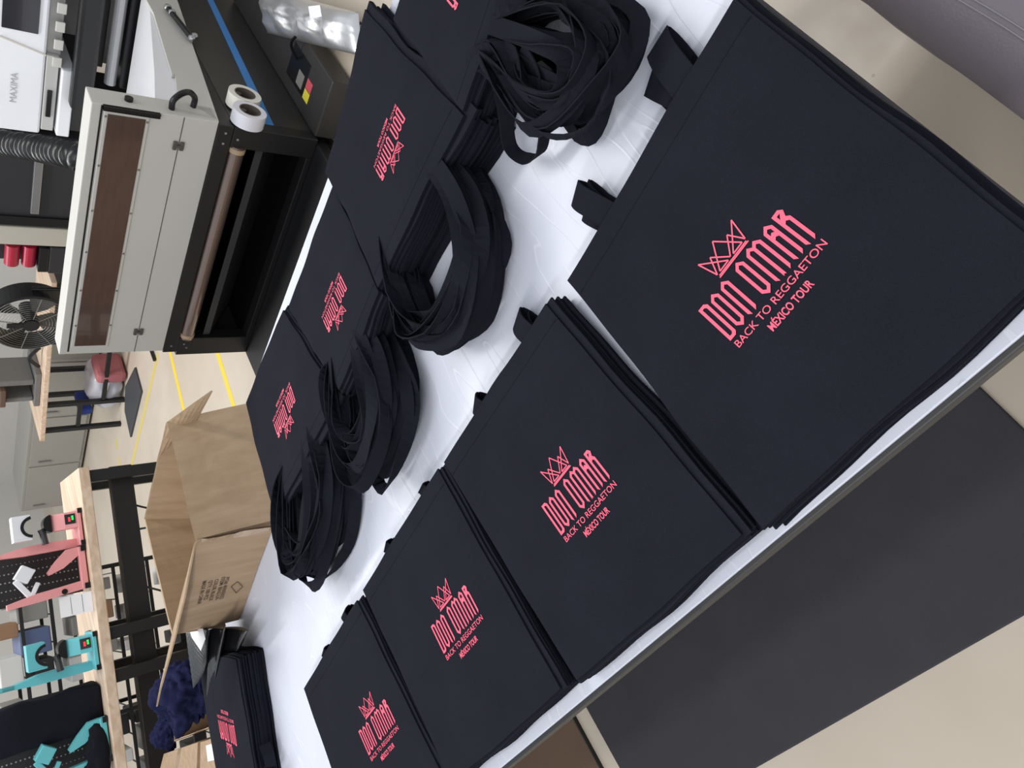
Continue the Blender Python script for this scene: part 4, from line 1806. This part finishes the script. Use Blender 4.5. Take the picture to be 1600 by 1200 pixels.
def cap_press(x, y, body, clamp, label, group):
    F = press_frame(x, y)
    t = thing('cap_press', label, 'heat press', F.translation, group)
    bm = BM()
    lbox(bm, F, (-.13, -.10, .008), (.13, .16, .035), .006)
    obj('base', bm, body, t)
    for fx in (-.115, .115):
        for fy in (-.085, .14):
            bm = BM()
            lbox(bm, F, (fx - .018, fy - .015, 0), (fx + .018, fy + .015, .0075))
            lbox(bm, F, (fx - .018, fy - .022, .0), (fx + .018, fy - .016, .03))
            obj('foot', bm, M_blackgloss, t)
    bm = BM()
    add_prism(bm, [F @ Vector(p) for p in ((.0, -.09, .036), (.0, -.075, .11), (.0, -.03, .185), (.0, .07, .185), (.0, .07, .036))],
              (F.to_3x3() @ Vector((.115, 0, 0))))
    cb_ = obj('control_box', bm, body, t)
    bm = BM()
    q = [Vector((.03, -.0925, .045)), Vector((.1, -.0925, .045)), Vector((.1, -.0795, .108)), Vector((.03, -.0795, .108))]
    add_prism(bm, [F @ p for p in q], F.to_3x3() @ Vector((0, .004, .0)))
    sc_ = obj('display', bm, M_blackgloss, cb_)
    for mm, z_, x_ in ((M_red, .082, .052), (M_green, .062, .06)):
        bm = BM()
        for k in range(3):
            lbox(bm, F, (x_ + k * .011 - .004, -.0945, z_ - .006), (x_ + k * .011 + .003, -.0835, z_ + .006), 0)
        dg_ = obj('digits', bm, mm, cb_)
        dg_['label'] = 'red digits' if mm is M_red else 'green digits'
    bm = BM()
    prof = [(.058 + math.cos(a) * .062, .187 + math.sin(a) * .05) for a in [math.pi * k / 12 for k in range(13)]]
    add_prism(bm, [F @ Vector((px_, -.05, pz_)) for px_, pz_ in prof], F.to_3x3() @ Vector((0, .12, 0)))
    obj('lower_pad', bm, M_blackgloss, t)
    # clamp block with concave underside
    bm = BM()
    R0 = .075
    arc = [(.055 + math.cos(a) * R0, .30 + math.sin(a) * R0) for a in [math.pi * (.04 + .92 * k / 14) for k in range(15)]]
    prof = [(.14, .305), (.14, .42), (-.03, .42), (-.03, .305)] + [(px_, pz_) for px_, pz_ in reversed(arc)]
    # strips keep the concave shape valid
    n_ = len(arc)
    for k in range(n_ - 1):
        (x0, z0_), (x1, z1_) = arc[k], arc[k + 1]
        add_prism(bm, [F @ Vector(p) for p in ((x0, -.06, z0_), (x1, -.06, z1_), (x1, -.06, .42), (x0, -.06, .42))], F.to_3x3() @ Vector((0, .13, 0)))
    lbox(bm, F, (.128, -.06, .31), (.142, .07, .42), .002)
    lbox(bm, F, (-.034, -.06, .31), (-.0195, .07, .42), .002)
    obj('clamp_block', bm, clamp, t)
    bm = BM()
    for k in range(n_ - 1):
        (x0, z0_), (x1, z1_) = arc[k], arc[k + 1]
        f_ = .74
        cx_, cz_ = .055, .30
        add_prism(bm, [F @ Vector(p) for p in ((x0, -.068, z0_), (x1, -.068, z1_), (cx_ + (x1 - cx_) * f_, -.068, cz_ + (z1_ - cz_) * f_), (cx_ + (x0 - cx_) * f_, -.068, cz_ + (z0_ - cz_) * f_))],
                  F.to_3x3() @ Vector((0, .146, 0)))
    obj('heating_arc', bm, M_blackgloss, t)
    bm = BM()
    q = [(-.135, .02, .035), (-.075, .02, .035), (-.068, .02, .22), (-.072, .02, .36), (-.098, .02, .50), (-.125, .02, .50), (-.135, .02, .36)]
    add_prism(bm, [F @ Vector(p) for p in q], F.to_3x3() @ Vector((0, .10, 0)))
    obj('arm', bm, body, t)
    bm = BM()
    add_tube(bm, [F @ Vector((-.08, -.005, .23)), F @ Vector((.0, -.005, .24)), F @ Vector((.03, -.005, .25))], .014, 8)
    obj('linkage', bm, M_dgray, t)
    bm = BM()
    add_tube(bm, [F @ Vector((-.11, .05, .49)), F @ Vector((-.10, -.04, .58)), F @ Vector((-.10, -.05, .66))], .01, 8)
    obj('lever', bm, body, t)
    return t


def swing_press(x, y, body, block, label, group):
    F = press_frame(x, y)
    t = thing('swing_press', label, 'heat press', F.translation, group)
    bm = BM()
    lbox(bm, F, (-.15, -.08, .008), (.15, -.02, .05), .006)
    obj('base', bm, body, t)
    for fx in (-.13, .135):
        bm = BM()
        lbox(bm, F, (fx - .02, -.087, 0), (fx + .02, -.02, .0075))
        lbox(bm, F, (fx - .02, -.09, .0), (fx + .02, -.0815, .035))
        obj('foot', bm, M_blackgloss, t)
    bm = BM()
    q = [(.15, -.07, .05), (.09, -.07, .05), (.02, -.07, .15), (-.01, -.07, .24), (.01, -.07, .25), (.08, -.07, .19), (.145, -.07, .12)]
    add_prism(bm, [F @ Vector(p) for p in q], F.to_3x3() @ Vector((0, .05, 0)))
    obj('side_arm', bm, body, t)
    bm = BM()
    q = [(-.15, -.07, .05), (-.09, -.07, .05), (-.105, -.07, .20), (-.115, -.07, .32), (-.15, -.07, .50), (-.185, -.07, .50), (-.175, -.07, .32)]
    add_prism(bm, [F @ Vector(p) for p in q], F.to_3x3() @ Vector((0, .06, 0)))
    ar_ = obj('tall_arm', bm, body, t)
    bm = BM()
    add_cyl(bm, F @ Vector((-.14, -.075, .16)), F @ Vector((-.14, -.069, .16)), .012, 14)
    obj('arm_hole', bm, M_blackgloss, ar_)
    bm = BM()
    add_box(bm, (-.05, -.05, -.045), (.05, .05, .045), .004, F @ Matrix.Translation((.03, -.03, .38)) @ Matrix.Rotation(math.radians(35), 4, 'Y'))
    obj('heater_block', bm, block, t)
    bm = BM()
    add_box(bm, (-.09, -.018, -.018), (.07, .018, .018), .004, F @ Matrix.Translation((-.06, -.04, .40)) @ Matrix.Rotation(math.radians(-32), 4, 'Y'))
    add_box(bm, (-.07, -.014, -.014), (.05, .014, .014), .004, F @ Matrix.Translation((-.085, -.045, .33)) @ Matrix.Rotation(math.radians(28), 4, 'Y'))
    obj('linkage', bm, block, t)
    return t


M_rose = mat('pink_enamel', (226, 152, 152), .38)
M_teal = mat('turquoise_enamel', (96, 184, 192), .38)
XB1 = lambda px, py: (FB.inverted() @ onz(px, py, BZ)).to_3d()
u1 = XB1(113, 830)
cap_press(u1.x, .10, M_rose, M_white, 'pink cap press with a white clamp at the near end of the workbench', 'cap presses on the workbench')
u2 = XB1(118, 890)
swing_press(u2.x, .10, M_rose, M_white, 'pink open-frame press with a white block beside the white sign', 'open-frame presses on the workbench')
u3 = XB1(136, 1012)
cap_press(u3.x, .10, M_teal, M_teal, 'turquoise cap press with a turquoise clamp in the middle of the workbench', 'cap presses on the workbench')
u4 = XB1(148, 1140)
swing_press(u4.x, .09, M_teal, M_teal, 'turquoise open-frame press at the bottom left corner of the photo', 'open-frame presses on the workbench')
for (u_, lb, y_) in ((u2, 'black perforated board behind the pink open-frame press', .24), (u4, 'black perforated board behind the turquoise open-frame press', .22)):
    F = press_frame(u_.x, y_)
    bm = BM()
    lbox(bm, F, (-.17, .0, .0), (.17, .01, .66), .002)
    tag(obj('perforated_board', bm, M_peg, origin=F.translation), lb, 'board')
# black dust cover
F = press_frame(XB1(142, 1092).x, .14)
bm = BM()
vs = add_box(bm, (-.15, -.06, 0), (.15, .16, .64), .03, F)
bmesh.ops.subdivide_edges(bm, edges=bm.edges, cuts=3, use_grid_fill=True)
for v in bm.verts:
    v.co += Vector((mnoise.noise(v.co * 10), mnoise.noise(v.co * 10 + Vector((3, 0, 0))), 0)) * .012
tag(obj('dust_cover', bm, M_strap, smooth=True), 'tall black cloth cover between the two turquoise presses', 'cover')
# sign card
F = press_frame(XB1(128, 940).x, .05)
bm = BM()
add_box(bm, (-.07, -.003, 0), (.07, .003, .2), .0005, F @ Matrix.Rotation(math.radians(-9), 4, 'X'))
sg = obj('sign_card', bm, M_tag)
tag(sg, 'small white sign card standing next to the pink press', 'sign')
bm = BM()
for z_ in (.06, .13):
    add_box(bm, (-.06, -.0045, z_), (.06, -.0031, z_ + .002), 0, F @ Matrix.Rotation(math.radians(-9), 4, 'X'))
obj('rule_line', bm, M_dgray, sg)
# small black press part lying on the bench at the bottom
F = press_frame(XB1(158, 1160).x, .05)
bm = BM()
bmesh.ops.create_icosphere(bm, subdivisions=4, radius=1)
for v in bm.verts:
    d = v.co.copy()
    v.co = F @ Vector((d.x * .2, d.y * .05, .006 + (d.z + 1) * .07 * (1 + .3 * mnoise.noise(d * 3))))
tag(obj('black_cloth', bm, M_strap, smooth=True), 'folded black cloth at the bottom end of the workbench', 'cloth')

# ------------------------------------------------------------------ wire rack and stock behind the workbench
FR = frame_mtx(FB @ Vector((-.10, .95, 0)), eb, nb)
rk = thing('wire_rack', 'black wire shelving rack behind the cap presses', 'shelf', FR @ Vector((1.1, .2, 0)))
for x in (.55, 1.35, 2.3):
    for y in (0, .4):
        bm = BM()
        lbox(bm, FR, (x, y, 0), (x + .022, y + .022, 1.75))
        obj('post', bm, M_black, rk)
for z_ in (.14, .38, .56, .72, .88, 1.02, 1.2, 1.36):
    bm = BM()
    lbox(bm, FR, (.572, .003, z_), (2.3, .013, z_ + .018), .001)
    lbox(bm, FR, (.572, .409, z_), (2.3, .419, z_ + .018), .001)
    for k in range(12):
        lbox(bm, FR, (.6 + k * .15, .013, z_ + .005), (.606 + k * .15, .409, z_ + .011), 0)
    obj('shelf', bm, M_black, rk)
rnd = random.Random(5)
cols = [('stock_white', (214, 214, 212), 'white'), ('stock_brown', (150, 116, 88), 'brown'), ('stock_blue', (86, 100, 136), 'blue'), ('stock_grey', (140, 138, 134), 'grey'), ('stock_black', (34, 34, 36), 'black')]
names_z = {.56: 'third', .88: 'fourth', .38: 'second lowest', .72: 'middle', 1.02: 'upper', .14: 'lowest'}
for z_ in (.14, .38, .56, .72, .88, 1.02):
    x = .62
    k = 0
    while x < 2.15:
        w_ = rnd.uniform(.05, .15)
        h_ = rnd.uniform(.05, .15)
        if x < 1.35 < x + w_ + .03:
            x = 1.385
            continue
        cn = cols[rnd.choice((0, 1, 3, 4, 0, 3, 4, 2))]
        bm = BM()
        lbox(bm, FR, (x, rnd.uniform(.04, .08), z_ + .0185), (x + w_, .36, z_ + .0185 + h_), .006)
        pos = 'near end' if x < 1.0 else ('middle' if x < 1.6 else 'far end')
        tag(obj('stock_box', bm, mat(cn[0], cn[1], .6)), '%s small box on the %s shelf of the wire rack, %s' % (cn[2], names_z[z_], pos), 'box', 'stock boxes on the wire rack')
        x += w_ + rnd.uniform(.02, .16)
        k += 1
# teal cable coil and cables under the bench
q = FB @ Vector((.32, .12, .35))
bm = BM()
for k in range(7):
    c_ = q + Vector((rnd.uniform(-.03, .03), rnd.uniform(-.03, .03), rnd.uniform(-.04, .04)))
    rr_ = rnd.uniform(.04, .07)
    a_ = rnd.uniform(0, 3)
    add_tube(bm, [c_ + Vector((math.cos(t) * rr_ * math.cos(a_), math.cos(t) * rr_ * math.sin(a_), math.sin(t) * rr_)) for t in [2 * math.pi * k2 / 20 for k2 in range(20)]], .009, 6, closed=True)
add_tube(bm, [q + Vector((0, 0, .05)), FB @ Vector((.32, .14, .605))], .005, 6)
tag(obj('cable_coil', bm, mat('dark_teal', (46, 84, 92), .5)), 'coil of dark teal cable hanging under the workbench', 'cable')
for i, (lb, a, b) in enumerate((('thin black cable sagging under the near half of the workbench', .2, .8), ('thin black cable looping under the far half of the workbench', .9, 1.5), ('thin black cable drooping below the bench beam at its middle', .6, 1.2))):
    bm = BM()
    P = [FB @ Vector((a, .14, .602)), FB @ Vector((a * .7 + b * .3, .13 - .02 * i, .25 + .03 * i)), FB @ Vector((a * .4 + b * .6, .13 - .02 * i, .2)), FB @ Vector((b, .14, .602))]
    add_tube(bm, catmull(P, 8), .005, 6)
    tag(obj('power_cable', bm, M_blackgloss), lb, 'cable', 'cables under the workbench')
